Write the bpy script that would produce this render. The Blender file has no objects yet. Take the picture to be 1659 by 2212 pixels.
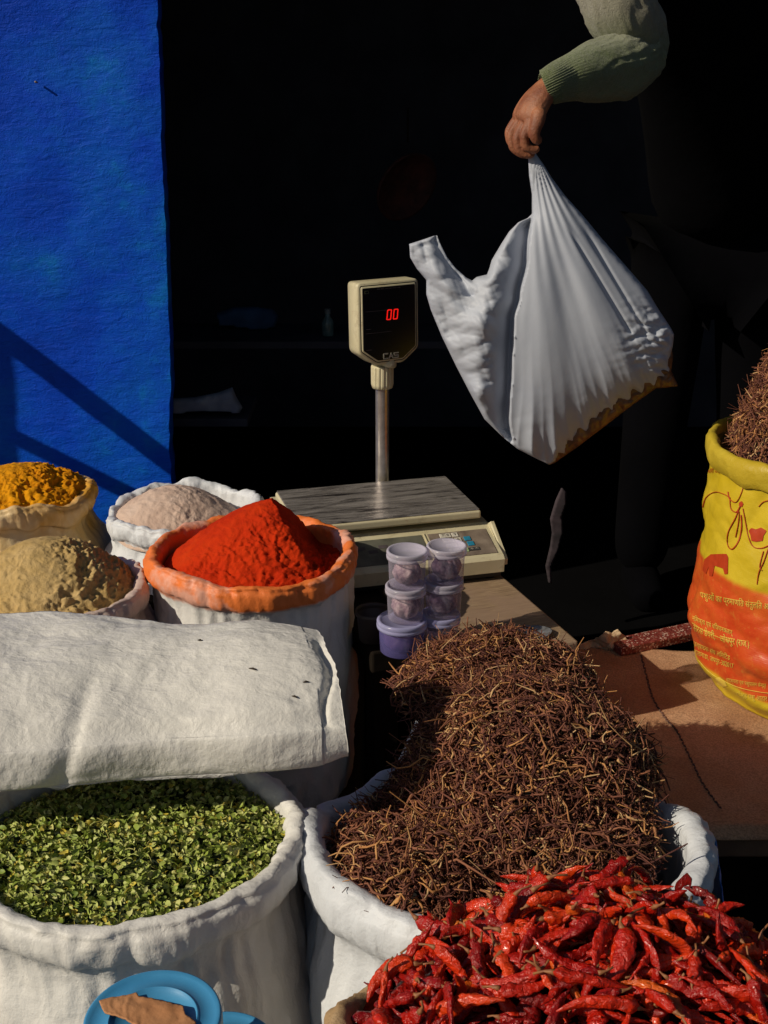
import bpy, bmesh, math, random
import numpy as np
from mathutils import Vector, Matrix, noise
from mathutils.bvhtree import BVHTree
C = bpy.context.scene.collection
sc = bpy.context.scene
rad = math.radians
random.seed(7)

# ------------------------------------------------------------------ camera, light, exposure
PITCH, FOC, CZ = rad(20.0), 2600.0, 1.5
cam = bpy.data.cameras.new('camera'); cam_o = bpy.data.objects.new('camera', cam); C.objects.link(cam_o)
cam.sensor_fit = 'HORIZONTAL'; cam.sensor_width = 36.0; cam.lens = 36.0 * FOC / 1659.0
cam.clip_start = 0.05; cam.clip_end = 500.0
cam_o.location = (0, 0, CZ); cam_o.rotation_euler = (math.pi/2 - PITCH, 0, 0)
sc.camera = cam_o

SUN = Vector((0.755, 0.375, -0.54)).normalized()          # direction the light travels
world = bpy.data.worlds.new('World'); sc.world = world; world.use_nodes = True
wn = world.node_tree; wn.nodes.clear()
wo = wn.nodes.new('ShaderNodeOutputWorld'); wb = wn.nodes.new('ShaderNodeBackground'); ws = wn.nodes.new('ShaderNodeTexSky')
ws.sky_type = 'NISHITA'; ws.sun_disc = False
ws.sun_elevation = math.asin(-SUN.z); ws.sun_rotation = math.atan2(-SUN.x, -SUN.y)
wb.inputs['Strength'].default_value = 0.05
wn.links.new(ws.outputs[0], wb.inputs[0]); wn.links.new(wb.outputs[0], wo.inputs[0])
sl = bpy.data.lights.new('sun', 'SUN'); sl.energy = 4.8; sl.angle = rad(0.5); sl.color = (1.0, 0.89, 0.71)
so = bpy.data.objects.new('sun', sl); C.objects.link(so)
so.rotation_euler = SUN.to_track_quat('-Z', 'Y').to_euler(); so.location = (-4, -3, 6)
sc.view_settings.view_transform = 'Standard'; sc.view_settings.look = 'None'
sc.view_settings.exposure = -0.52; sc.view_settings.gamma = 1.0
sc.cycles.max_bounces = 8; sc.cycles.diffuse_bounces = 2; sc.cycles.transparent_max_bounces = 12
sc.cycles.use_denoising = True

# ------------------------------------------------------------------ helpers
cp, sp = math.cos(PITCH), math.sin(PITCH)
def ray(u, v):
    a = (u - 829.5)/FOC; b = -(v - 1106.0)/FOC
    return Vector((a, cp + b*sp, -sp + b*cp))
def atY(u, v, Y):
    d = ray(u, v); t = Y/d.y
    return Vector((d.x*t, Y, CZ + d.z*t))
def atZ(u, v, z):
    d = ray(u, v); t = (z - CZ)/d.z
    return Vector((d.x*t, d.y*t, z))
def px(p):
    x, y, z = p[0], p[1], p[2]-CZ
    f = y*cp - z*sp; up = y*sp + z*cp
    return (829.5 + FOC*x/f, 1106 - FOC*up/f)
def N(x, y, z=0.0): return noise.noise(Vector((x, y, z)))
def smooth01(t):
    t = max(0.0, min(1.0, t)); return t*t*(3-2*t)
def lerp(a, b, t): return a + (b-a)*t
def fold(p, s, seed=0.0):
    "creased cloth: sharp ridges, signed about zero"
    q = p*s + Vector((seed, seed*1.7, -seed))
    w = noise.noise_vector(q*0.6)*0.8
    q = q + w
    return (0.5 - abs(noise.noise(q))*1.9) + 0.5*(0.5 - abs(noise.noise(q*2.1 + Vector((5, 1, 2))))*1.9) + 0.25*(0.5 - abs(noise.noise(q*4.3))*1.9)
_cr = random.Random(99)
_CD = [(math.cos(a), math.sin(a), _cr.uniform(-.4, .4), _cr.uniform(.7, 1.9), _cr.uniform(0, 6.28)) for a in (_cr.uniform(0, math.pi) for _ in range(6))]
def crease2(x, y, z=0.0, w=.8):
    "sharp straight creases crossing each other, as in creased plastic; about -.5 .. .5"
    wx = w*N(x*.5, y*.5, z+3); wy = w*N(x*.5+9, y*.5, z); h = 0; tot = 0
    for i, (cx, cy, cz, k, ph) in enumerate(_CD):
        m = .5+.5*N(x*.35+i*3.1, y*.35, z+i)*1.6
        m = max(0.0, min(1.0, m)); q = 1/k
        h += m*q*(abs(math.sin((cx*(x+wx)+cy*(y+wy)+cz*z)*k*1.6+ph))-.64); tot += q*.5
    return h/tot
def curve_at(pts, t):
    "smooth (Catmull) interpolation of a list of (t, value)"
    if t <= pts[0][0]: return pts[0][1]
    for i in range(len(pts)-1):
        a, b = pts[i], pts[i+1]
        if t <= b[0]:
            k = (t-a[0])/(b[0]-a[0])
            return lerp(a[1], b[1], k*k*(3-2*k))
    return pts[-1][1]

def link(o, parent=None):
    C.objects.link(o)
    if parent is not None: o.parent = parent
    return o
def obj(name, verts, faces, m, parent=None, smooth=True, origin=None):
    me = bpy.data.meshes.new(name)
    if origin is not None:
        ox, oy, oz = origin; verts = [(v[0]-ox, v[1]-oy, v[2]-oz) for v in verts]
    me.from_pydata([tuple(v) for v in verts], [], faces)
    if smooth: me.polygons.foreach_set('use_smooth', [True]*len(me.polygons))
    me.materials.append(m); me.update()
    o = bpy.data.objects.new(name, me)
    if origin is not None: o.location = origin
    return link(o, parent)
def obj_bm(name, bm, m, parent=None, smooth=False, origin=None):
    me = bpy.data.meshes.new(name)
    if origin is not None: bmesh.ops.translate(bm, verts=bm.verts, vec=-Vector(origin))
    bmesh.ops.recalc_face_normals(bm, faces=bm.faces)
    bm.to_mesh(me); bm.free()
    if smooth: me.polygons.foreach_set('use_smooth', [True]*len(me.polygons))
    me.materials.append(m); o = bpy.data.objects.new(name, me)
    if origin is not None: o.location = origin
    return link(o, parent)
def tag(o, label=None, cat=None, group=None, kind=None):
    if label: o['label'] = label
    if cat: o['category'] = cat
    if group: o['group'] = group
    if kind: o['kind'] = kind
    return o
def thing(name, label, cat, loc=(0, 0, 0), rz=0.0, group=None):
    o = bpy.data.objects.new(name, None); C.objects.link(o)
    o.location = loc; o.rotation_euler = (0, 0, rz); o.empty_display_size = 0.05
    return tag(o, label, cat, group)
def box_bm(bm, c, s, bevel=0.0, seg=2, mat=None):
    r = bmesh.ops.create_cube(bm, size=1.0)
    vs = r['verts']
    bmesh.ops.scale(bm, vec=s, verts=vs)
    if bevel > 0:
        es = list({e for v in vs for e in v.link_edges})
        rb = bmesh.ops.bevel(bm, geom=es, offset=bevel, segments=seg, affect='EDGES', profile=0.5)
        vs = list({v for f in rb['faces'] for v in f.verts} | {v for v in vs if v.is_valid})
    if mat is not None: bmesh.ops.transform(bm, matrix=mat, verts=vs)
    bmesh.ops.translate(bm, vec=c, verts=vs)
    return vs
def box(name, c, s, m, parent=None, bevel=0.003, mat=None, smooth=False, origin=None):
    bm = bmesh.new(); box_bm(bm, c, s, bevel, 2, mat)
    return obj_bm(name, bm, m, parent, smooth, origin)
def lathe(name, prof, m, parent=None, n=48, c=(0, 0, 0), wob=None, cap=False):
    vs, fs = [], []
    for k, (r, z) in enumerate(prof):
        for i in range(n):
            a = 2*math.pi*i/n; rr = r
            if wob: rr = wob(r, z, a)
            vs.append((c[0]+rr*math.cos(a), c[1]+rr*math.sin(a), c[2]+z))
    for k in range(len(prof)-1):
        for i in range(n):
            j = (i+1) % n
            fs.append((k*n+i, k*n+j, (k+1)*n+j, (k+1)*n+i))
    if cap:
        fs.append(tuple(range(n))[::-1]); fs.append(tuple((len(prof)-1)*n+i for i in range(n)))
    return obj(name, vs, fs, m, parent)
def tube_data(pts, radii, n=10, caps=True, flat=None, vs=None, fs=None):
    "loft round a polyline; parallel transported frames"
    if vs is None: vs, fs = [], []
    b0 = len(vs)
    pts = [Vector(p) for p in pts]
    T = []
    for i in range(len(pts)):
        a = pts[max(0, i-1)]; b = pts[min(len(pts)-1, i+1)]
        T.append((b-a).normalized())
    up = Vector((0, 0, 1)) if abs(T[0].z) < 0.9 else Vector((1, 0, 0))
    s = T[0].cross(up).normalized()
    for i, p in enumerate(pts):
        s = (s - T[i]*s.dot(T[i])).normalized(); w = T[i].cross(s)
        for k in range(n):
            a = 2*math.pi*k/n
            r = radii[i] if not callable(radii) else radii(i, a)
            vs.append(p + s*(math.cos(a)*r) + w*(math.sin(a)*r*(flat or 1.0)))
    for i in range(len(pts)-1):
        for k in range(n):
            j = (k+1) % n
            fs.append((b0+i*n+k, b0+i*n+j, b0+(i+1)*n+j, b0+(i+1)*n+k))
    if caps:
        fs.append(tuple(b0+k for k in range(n))[::-1]); fs.append(tuple(b0+(len(pts)-1)*n+k for k in range(n)))
    return vs, fs
def resample(pts, n):
    "Catmull-Rom through tuples"
    out = []; m = len(pts)
    P = [Vector(p) for p in pts]
    for i in range(n):
        t = i*(m-1)/(n-1); k = min(int(t), m-2); f = t-k
        p0, p1, p2, p3 = P[max(k-1, 0)], P[k], P[k+1], P[min(k+2, m-1)]
        out.append(0.5*((2*p1) + (p2-p0)*f + (2*p0-5*p1+4*p2-p3)*f*f + (3*p1-p0-3*p2+p3)*f*f*f))
    return out
def fill_outline(outline, step):
    "grid cells inside a 2-D outline, border vertices snapped on to it -> verts2d, faces, border flags"
    us = [p[0] for p in outline]; vs_ = [p[1] for p in outline]
    u0, u1, v0, v1 = min(us), max(us), min(vs_), max(vs_)
    nu, nv = int((u1-u0)/step)+2, int((v1-v0)/step)+2
    n = len(outline)
    def inside(x, y):
        c = False; j = n-1
        for i in range(n):
            xi, yi = outline[i]; xj, yj = outline[j]
            if (yi > y) != (yj > y) and x < (xj-xi)*(y-yi)/(yj-yi)+xi: c = not c
            j = i
        return c
    idx = {}; V = []; F = []
    def vid(i, j):
        if (i, j) not in idx:
            idx[(i, j)] = len(V); V.append([u0+i*step, v0+j*step])
        return idx[(i, j)]
    for j in range(nv):
        for i in range(nu):
            if inside(u0+(i+.5)*step, v0+(j+.5)*step):
                F.append((vid(i, j), vid(i+1, j), vid(i+1, j+1), vid(i, j+1)))
    ec = {}
    for f in F:
        for k in range(4):
            e = tuple(sorted((f[k], f[(k+1) % 4]))); ec[e] = ec.get(e, 0)+1
    B = set()
    for e, c in ec.items():
        if c == 1: B.update(e)
    for b in B:
        x, y = V[b]; best = None
        for i in range(n):
            ax, ay = outline[i]; bx, by = outline[(i+1) % n]
            dx, dy = bx-ax, by-ay; L = dx*dx+dy*dy or 1e-9
            t = max(0, min(1, ((x-ax)*dx+(y-ay)*dy)/L)); qx, qy = ax+t*dx, ay+t*dy
            d = (qx-x)**2+(qy-y)**2
            if best is None or d < best[0]: best = (d, qx, qy)
        if best[0] < (1.5*step)**2: V[b] = [best[1], best[2]]
    return V, F, B

def inflate(V, F, B, iters=1500):
    "membrane blown up over the outline: 0 on the border, 1 at the highest point"
    nb = [set() for _ in V]
    for f in F:
        for k in range(4): a, b = f[k], f[(k+1) % 4]; nb[a].add(b); nb[b].add(a)
    I = np.array([i for i in range(len(V)) if i not in B and len(nb[i]) == 4]); A = np.array([list(nb[i]) for i in I])
    h = np.zeros(len(V))
    for _ in range(iters): h[I] = h[A].mean(1) + 1.0
    return np.sqrt(h/h.max())
# ------------------------------------------------------------------ materials (all procedural)
class NT:
    def __init__(s, name):
        s.m = bpy.data.materials.new(name); s.m.use_nodes = True; s.t = s.m.node_tree; s.t.nodes.clear()
        s.out = s.t.nodes.new('ShaderNodeOutputMaterial'); s.b = s.t.nodes.new('ShaderNodeBsdfPrincipled')
        s.t.links.new(s.b.outputs[0], s.out.inputs[0]); s.tc = s.t.nodes.new('ShaderNodeTexCoord')
    def n(s, ty, **kw):
        x = s.t.nodes.new(ty)
        for k, v in kw.items():
            if k.startswith('i_'): x.inputs[k[2:].replace('_', ' ')].default_value = v
            else: setattr(x, k, v)
        return x
    def l(s, a, b): s.t.links.new(a, b)
    def noise(s, scale, detail=4, rough=.55, src=None, dist=0.0):
        x = s.n('ShaderNodeTexNoise', i_Scale=scale, i_Detail=detail, i_Roughness=rough, i_Distortion=dist)
        s.l(src or s.tc.outputs['Object'], x.inputs['Vector']); return x.outputs['Fac']
    def stretch(s, sx, sy, sz, rot=(0, 0, 0)):
        x = s.n('ShaderNodeMapping'); x.inputs['Scale'].default_value = (sx, sy, sz); x.inputs['Rotation'].default_value = rot
        s.l(s.tc.outputs['Object'], x.inputs[0]); return x.outputs[0]
    def ramp(s, fac, stops, mode='LINEAR'):
        x = s.n('ShaderNodeValToRGB'); x.color_ramp.interpolation = mode
        e = x.color_ramp.elements
        while len(e) < len(stops): e.new(0.5)
        for i, (p, c) in enumerate(stops):
            e[i].position = p; e[i].color = (c[0], c[1], c[2], 1) if not isinstance(c, (int, float)) else (c, c, c, 1)
        s.l(fac, x.inputs[0]); return x.outputs[0]
    def mix(s, fac, a, b):
        x = s.n('ShaderNodeMix', data_type='RGBA')
        for src, i in ((fac, 0), (a, 6), (b, 7)):
            if isinstance(src, (int, float)): x.inputs[i].default_value = src
            elif isinstance(src, tuple): x.inputs[i].default_value = (*src, 1)
            else: s.l(src, x.inputs[i])
        return x.outputs[2]
    def math(s, op, a, b=0.0):
        x = s.n('ShaderNodeMath', operation=op)
        for src, i in ((a, 0), (b, 1)):
            if isinstance(src, (int, float)): x.inputs[i].default_value = src
            else: s.l(src, x.inputs[i])
        return x.outputs[0]
    def bump(s, h, strength, dist):
        x = s.n('ShaderNodeBump', i_Strength=strength, i_Distance=dist); s.l(h, x.inputs['Height'])
        if s.b.inputs['Normal'].is_linked: s.l(s.b.inputs['Normal'].links[0].from_socket, x.inputs['Normal'])
        s.l(x.outputs[0], s.b.inputs['Normal'])
    def set(s, **kw):
        for k, v in kw.items():
            i = s.b.inputs[k.replace('_', ' ')]
            if isinstance(v, (int, float)): i.default_value = v
            elif isinstance(v, tuple): i.default_value = (*v, 1)
            else: s.l(v, i)
        return s
def simple(name, c1, c2=None, scale=8, rough=.6, bs=0, bd=.001, metal=0.0, spec=.5, detail=5):
    t = NT(name); c2 = c2 or tuple(x*.75 for x in c1)
    t.set(Base_Color=t.ramp(t.noise(scale, detail), [(.3, c2), (.7, c1)]), Roughness=rough, Metallic=metal)
    t.b.inputs['Specular IOR Level'].default_value = spec
    if bs: t.bump(t.noise(bs, 5, .6), .8, bd)
    return t.m
def woven(name, c1, c2, stain=None, stain_amt=.3, weave=420, bd=.0012, crease=38, crease_d=.005, rough=.5, spec=.35):
    t = NT(name)
    base = t.ramp(t.noise(7, 6), [(.3, c2), (.65, c1)])
    if stain: base = t.mix(t.ramp(t.noise(4.5, 5, .6), [(.5-stain_amt*.1, 0), (.62, stain_amt)]), base, stain)
    specks = t.ramp(t.noise(160, 2), [(.77, 0), (.8, .6)])
    base = t.mix(specks, base, (c2[0]*.4, c2[1]*.38, c2[2]*.35))
    t.set(Base_Color=base, Roughness=rough); t.b.inputs['Specular IOR Level'].default_value = spec
    v1 = t.stretch(1, 1.5, .55, (0, rad(35), rad(20))); v2 = t.stretch(.6, 1.4, 1.2, (0, rad(-40), rad(-30)))
    for v_, k_ in ((v1, 1.0), (v2, .62)):
        t.bump(t.math('ABSOLUTE', t.math('SUBTRACT', t.noise(crease*k_, 5, .55, v_, .25), .5)), .55, -crease_d)
    t.bump(t.noise(crease*5, 4, .6), .45, bd)
    t.bump(t.noise(weave, 2, .5), .3, .0004)
    return t
def powder(name, c1, c2, c3=None, coarse=60, bd=.002, rough=.95):
    t = NT(name)
    base = t.ramp(t.noise(14, 6, .65), [(.3, c2), (.55, c1), (.8, c3 or c1)])
    t.set(Base_Color=base, Roughness=rough); t.b.inputs['Specular IOR Level'].default_value = .1
    t.bump(t.noise(coarse, 6, .7), .9, bd*2.0)
    t.bump(t.noise(coarse*6, 4, .7), .8, bd*.5)
    return t.m

# blue distemper wall: streaky relief of old plaster
t = NT('blue_distemper')
st = t.stretch(1.0, 1.0, 2.6, (0, rad(24), 0))
col = t.ramp(t.noise(3.4, 7, .68), [(.28, (.001, .042, .46)), (.45, (.001, .066, .62)), (.57, (.002, .10, .62)), (.72, (.004, .22, .54))])
col = t.mix(t.ramp(t.noise(9, 8, .7, st), [(.58, 0), (.80, .25)]), col, (.004, .14, .50))
col = t.mix(t.ramp(t.noise(230, 2), [(.80, 0), (.82, .55)]), col, (.25, .30, .30))
t.set(Base_Color=col, Roughness=t.ramp(t.noise(12, 4), [(.3, .5), (.7, .7)])); t.b.inputs['Specular IOR Level'].default_value = .12
t.bump(t.noise(5, 3), .4, .012)
t.bump(t.noise(22, 6, .6, st, .6), .6, .0060)
t.bump(t.noise(120, 6, .7), .6, .0022)
t.bump(t.ramp(t.noise(46, 3, .5, None, 2.5), [(.44, 0), (.5, 1), (.56, 0)]), .22, .0022)
M_BLUE = t.m
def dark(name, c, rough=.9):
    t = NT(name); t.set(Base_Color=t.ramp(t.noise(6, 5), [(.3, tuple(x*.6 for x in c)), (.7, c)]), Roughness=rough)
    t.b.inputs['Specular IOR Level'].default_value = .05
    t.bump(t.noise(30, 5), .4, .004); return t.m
M_ROOM = dark('shade_dark_plaster', (.060, .060, .075))  # dark colour stands in for the deep shade of the shop
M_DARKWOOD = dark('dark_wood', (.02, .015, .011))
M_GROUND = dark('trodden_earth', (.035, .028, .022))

def white_sack_mat(name, stain, amt, c1=(.80, .78, .74), c2=(.70, .69, .67)):
    return woven(name, c1, c2, stain, amt).m
M_SACK = white_sack_mat('woven_white', (.62, .58, .52), .5)
M_SACK_B = white_sack_mat('woven_bluish_white', (.55, .56, .58), .4, (.74, .76, .79), (.64, .67, .72))
t = woven('woven_stained_pink', (.74, .62, .56), (.60, .44, .37), (.55, .36, .27), .5); M_SACK_BEIGE = t.m
t = woven('woven_turmeric', (.78, .64, .42), (.74, .52, .20), (.75, .36, .02), .95); M_SACK_TUR = t.m
# red sack: rim dyed orange by the powder, body white (stain ends below the rim)
def rim_dyed(name, dye1, dye2, z0, white=(.74, .73, .71)):
    t = woven(name, white, tuple(x*.88 for x in white))
    src = t.b.inputs['Base Color'].links[0].from_socket
    sx = t.n('ShaderNodeSeparateXYZ'); t.l(t.tc.outputs['Object'], sx.inputs[0])
    z = t.math('ADD', sx.outputs['Z'], t.math('MULTIPLY', t.math('SUBTRACT', t.noise(26, 4), .5), .010))
    f = t.ramp(t.math('MULTIPLY', t.math('SUBTRACT', z, z0), 60), [(.3, 0), (.7, 1)])
    patch = t.ramp(t.noise(7, 5, .6), [(.47, 0), (.55, .95)])
    dye = t.mix(patch, dye1, dye2)
    t.set(Base_Color=t.mix(f, src, dye)); return t.m
M_CLOTH = woven('woven_cover', (.76, .74, .69), (.68, .665, .63), (.62, .60, .57), .35, crease=26, crease_d=.008, bd=.002).m
M_JUTE = woven('jute_weave', (.50, .33, .17), (.36, .22, .10), (.6, .46, .3), .4, weave=900, bd=.003, crease=90, crease_d=.004, rough=.9, spec=.1).m
t = woven('burlap_mat', (.64, .38, .22), (.50, .27, .14), (.36, .15, .07), .55, weave=1400, bd=.0022, crease=12, crease_d=.006, rough=.95, spec=.05)
src_ = t.b.inputs['Base Color'].links[0].from_socket
t.set(Base_Color=t.mix(t.ramp(t.noise(320, 3, .7), [(.38, .6), (.6, 0)]), src_, (.22, .12, .07)))
t.bump(t.noise(260, 3, .7), .7, .0016)
M_BURLAP = t.m
M_WOOD = NT('weathered_board')
_w = M_WOOD; gr = _w.noise(20, 8, .65, _w.stretch(1.2, 14, 6), .6)
_w.set(Base_Color=_w.mix(_w.ramp(_w.noise(9, 5), [(.45, 0), (.6, .7)]), _w.ramp(gr, [(.3, (.16, .10, .06)), (.6, (.36, .25, .15)), (.8, (.5, .38, .24))]), (.30, .20, .14)), Roughness=.7)
_w.bump(gr, .5, .002); M_WOOD = _w.m

# ------------------------------------------------------------------ setting
def rough_slab(name, x0, x1, y0, y1, z, m, amp=.004, step=.04):
    nx, ny = max(2, int((x1-x0)/step)), max(2, int((y1-y0)/step))
    vs = [(lerp(x0, x1, i/nx), lerp(y0, y1, j/ny), z + amp*N(i*.7, j*.7, 3.3)) for j in range(ny+1) for i in range(nx+1)]
    fs = [(j*(nx+1)+i, j*(nx+1)+i+1, (j+1)*(nx+1)+i+1, (j+1)*(nx+1)+i) for j in range(ny) for i in range(nx)]
    return obj(name, vs, fs, m)
g = rough_slab('ground', -40, 40, -40, 40, 0.0, M_GROUND, .02, 1.0); tag(g, kind='structure')
M_FLOOR = dark('shade_black_floor', (.003, .003, .0035), 1.0)  # shade put into the colour: near-black even where sun reaches the floor
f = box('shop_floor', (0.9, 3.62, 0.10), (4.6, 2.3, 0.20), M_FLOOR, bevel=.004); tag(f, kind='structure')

# blue pillar wall with a worn, slightly leaning right edge
def blue_wall():
    nz, nx = 190, 60
    zs = [lerp(0, 3.4, j/nz) for j in range(nz+1)]
    def edge(z):                                            # leans: further left at the top
        pb, pt = atY(373, 1060, 2.62), atY(342, 0, 2.62)
        return lerp(pb.x, pt.x, (z-pb.z)/(pt.z-pb.z)) + .007*N(z*6, .3) + .004*N(z*28, 1.1) + .0022*N(z*95, 2)
    vs, fs = [], []
    for z in zs:
        xe = edge(z)
        for i in range(nx+1):
            k = i/nx; x = lerp(-3.2, xe, 1-(1-k)**2.2)
            y = 2.62 + .010*N(x*2.1, z*2.1) + .004*N(x*7, z*7, 3) + .0016*N(x*22+z*9, z*40, 3)
            if k > .985: y += .004*(k-.985)/.015
            vs.append((x, y, z))
        vs.append((xe+.002, 2.645, z)); vs.append((xe-.004, 2.69, z)); vs.append((-3.2, 2.70, z))
    w = nx+4
    for j in range(nz):
        for i in range(w-1):
            fs.append((j*w+i, j*w+i+1, (j+1)*w+i+1, (j+1)*w+i))
    t = thing('blue_wall', 'rough bright blue painted plaster wall behind the spice sacks', 'wall', (0, 2.66, 0))
    obj('plaster', [(a, b-2.66, c) for a, b, c in vs], fs, M_BLUE, t)
    m = simple('nail_rust', (.25, .2, .16), rough=.5)
    p = atY(77, 178, 2.61)
    vs, fs = tube_data([(p.x, p.y-2.66+.01, p.z), (p.x, p.y-2.66-.002, p.z+.001)], [.0022, .0022], 8)
    obj('nail', vs, fs, m, t)
    return t
blue_wall()
t = thing('shop_room', 'unlit black interior of the shop behind the vendor', 'shop', (0.9, 3.6, 0))
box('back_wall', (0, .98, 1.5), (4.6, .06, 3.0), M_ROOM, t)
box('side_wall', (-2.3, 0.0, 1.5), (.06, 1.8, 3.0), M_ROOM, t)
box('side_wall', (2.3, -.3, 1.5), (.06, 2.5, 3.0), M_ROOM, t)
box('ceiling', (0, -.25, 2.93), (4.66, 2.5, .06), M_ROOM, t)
box('unseen_awning', (-0.05, -1.05, 2.42), (2.5, 1.0, .05), M_DARKWOOD, t)  # out of view, added to keep sun off the shop interior

# timber frame outside the picture on the left: its shadow lies on the blue wall
def frame_shadow():
    t = thing('timber_frame', 'braced timber post frame standing left of the blue wall', 'frame', (-1.3, 2.27, 0))
    dy = 2.615-2.27; kx, kz = SUN.x/SUN.y*dy, SUN.z/SUN.y*dy
    def q(u, v):
        p = atY(u, v, 2.615); return Vector((p.x-kx+1.3, 0, p.z-kz))
    def bar(name, a, b, w):
        d = (b-a); L = d.length; ang = math.atan2(d.z, d.x)
        box(name, (a+b)/2, (L, .012, w), M_DARKWOOD, t, .003, Matrix.Rotation(-ang, 4, 'Y'))
    a, b = q(-34, 700), q(-34, 1200); bar('post', Vector((b.x, 0, 0)), Vector((a.x, 0, a.z-.03)), .064)
    bar('brace', q(-40, 697), q(470, 1076), .047)
    bar('brace', q(-10, 925), q(420, 1135), .034)
frame_shadow()

# ------------------------------------------------------------------ sacks
def sack(name, label, cx, cy, rx, ry, zb, zr, rim, m, seed, sink=.05, bulge=.06, rimvar=.012, wr=.0038, nt=260, group=None,
         body_m=None, gather=.0018, tilt=(0, 0), rimfun=None, lean=(0, 0)):
    """open sack: inner wall, rolled rim, body down to the ground. returns (thing, inner radius function)"""
    def R(a):
        return 1.0 + .035*N(math.cos(a)*1.3+seed, math.sin(a)*1.3, seed) + .012*N(math.cos(a)*4+seed, math.sin(a)*4, seed)
    def zoff(a):
        z = rimvar*N(math.cos(a)*1.6, math.sin(a)*1.6, seed*2.1) + rimvar*.35*N(math.cos(a)*6, math.sin(a)*6, seed)
        z += tilt[0]*math.cos(a)*rx + tilt[1]*math.sin(a)*ry
        if rimfun: z += rimfun(a)
        return z
    def thick(a): return rim*(1.0+.25*N(math.cos(a)*3.1+9, math.sin(a)*3.1, seed)+.10*N(math.cos(a)*11, math.sin(a)*11, seed))
    rings = []
    for k in range(8): rings.append(('in', k/8))
    for k in range(19): rings.append(('rim', k/18))
    for k in range(1, 34): rings.append(('body', k/33))
    H = zr-zb
    vs, fs = [], []
    for kind, s in rings:
        for i in range(nt):
            a = 2*math.pi*i/nt; ca, sa = math.cos(a), math.sin(a)
            q = thick(a); rr = R(a); zo = zoff(a)
            if kind == 'in':
                off = -q*1.0; z = zr + zo - q*.4 - (1-s)*(sink+.05); amp = wr*.5
            elif kind == 'rim':                                    # inside, up, over, down outside, tucked under
                ph = lerp(math.pi, -math.pi*.42, s)
                st_ = .0090*crease2(a*14, s*2.0, seed, .5)*min(1, rim/.013) + .0010*N(a*60, s*4, seed)
                st_ -= .0042*math.exp(-((s-.56-.10*N(ca*2+seed, sa*2, 3))/.045)**2)*min(1, rim/.013)
                off = st_ + math.cos(ph)*q*(.95 + (.30 if ph < 0 else 0)*math.sin(-ph)); z = zr + zo - q*.4 + math.sin(ph)*q*(1.05 if ph > 0 else 2.3); amp = wr
            else:
                d = s*(H - q*2.6); z = zr + zo - q*.4 - q*1.9 - d
                if z < zb: z = zb
                k = smooth01(s*6)
                off = q*.25*(1-k) - q*.25 + bulge*math.sin(math.pi*min(1, s*1.02))**.8*.9*k - .03*smooth01((s-.85)/.15)
                amp = wr*1.5
                off += gather*math.sin(a*46 + 4*N(ca*2, sa*2, seed))*math.exp(-s*9)*(.5+.5*N(ca*3, sa*3, seed+4))*1.6
                off += .010*N(ca*2.2+s*2, sa*2.2, seed+s*4) + .0055*crease2(a*5, s*7, seed)
            lx, ly = lean[0]*(zr-z), lean[1]*(zr-z)
            x = cx + (rx*rr+off)*ca + lx; y = cy + (ry*rr+off)*sa + ly
            p = Vector((x, y, z))
            st = Vector((x, y, z*2.0)) if kind == 'body' else p
            d = (fold(st, 13, seed)*.7 + fold(p, 34, seed+2)*.45)*amp
            x += d*ca; y += d*sa
            if kind != 'body': z += d*.8
            vs.append((x, y, z))
    nr = len(rings)
    for k in range(nr-1):
        for i in range(nt):
            j = (i+1) % nt; fs.append((k*nt+i, k*nt+j, (k+1)*nt+j, (k+1)*nt+i))
    org = (cx, cy, zb)
    t = thing(name, label, 'sack', org, 0, group)
    # the rolled mouth and the body read as two parts
    cut = 8+19
    def sub(k0, k1):
        v = [(p[0]-org[0], p[1]-org[1], p[2]-org[2]) for p in vs[k0*nt:k1*nt]]
        f = [tuple(x-k0*nt for x in q) for q in fs[k0*nt:(k1-1)*nt]]
        return v, f
    v, f = sub(0, cut); obj('rolled_rim', v, f, m, t)
    v, f = sub(cut-2, nr)
    obj('sack_body', v, f, body_m or m, t)
    def inner(a): return (rx*R(a) - thick(a)*1.0, ry*R(a) - thick(a)*1.0)
    return t, inner, (vs, fs, nt, nr)

def mound(name, cx, cy, inner, hfun, m, nr=120, nt=260, disp=None, grow=.012, origin_z=.5):
    vs, fs = [], []
    for k in range(nr+1):
        s = (k/nr)
        for i in range(nt):
            a = 2*math.pi*i/nt; ix, iy = inner(a)
            x = cx + (ix+grow)*s*math.cos(a); y = cy + (iy+grow)*s*math.sin(a)
            z = hfun(x, y, s, a)
            p = Vector((x, y, z))
            if disp:
                d = disp(p, s, a); p = p + d
            vs.append(tuple(p))
    for k in range(nr):
        for i in range(nt):
            j = (i+1) % nt; fs.append((k*nt+i, k*nt+j, (k+1)*nt+j, (k+1)*nt+i))
    return obj(name, vs, fs, m, None, True, (cx, cy, origin_z))

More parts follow.
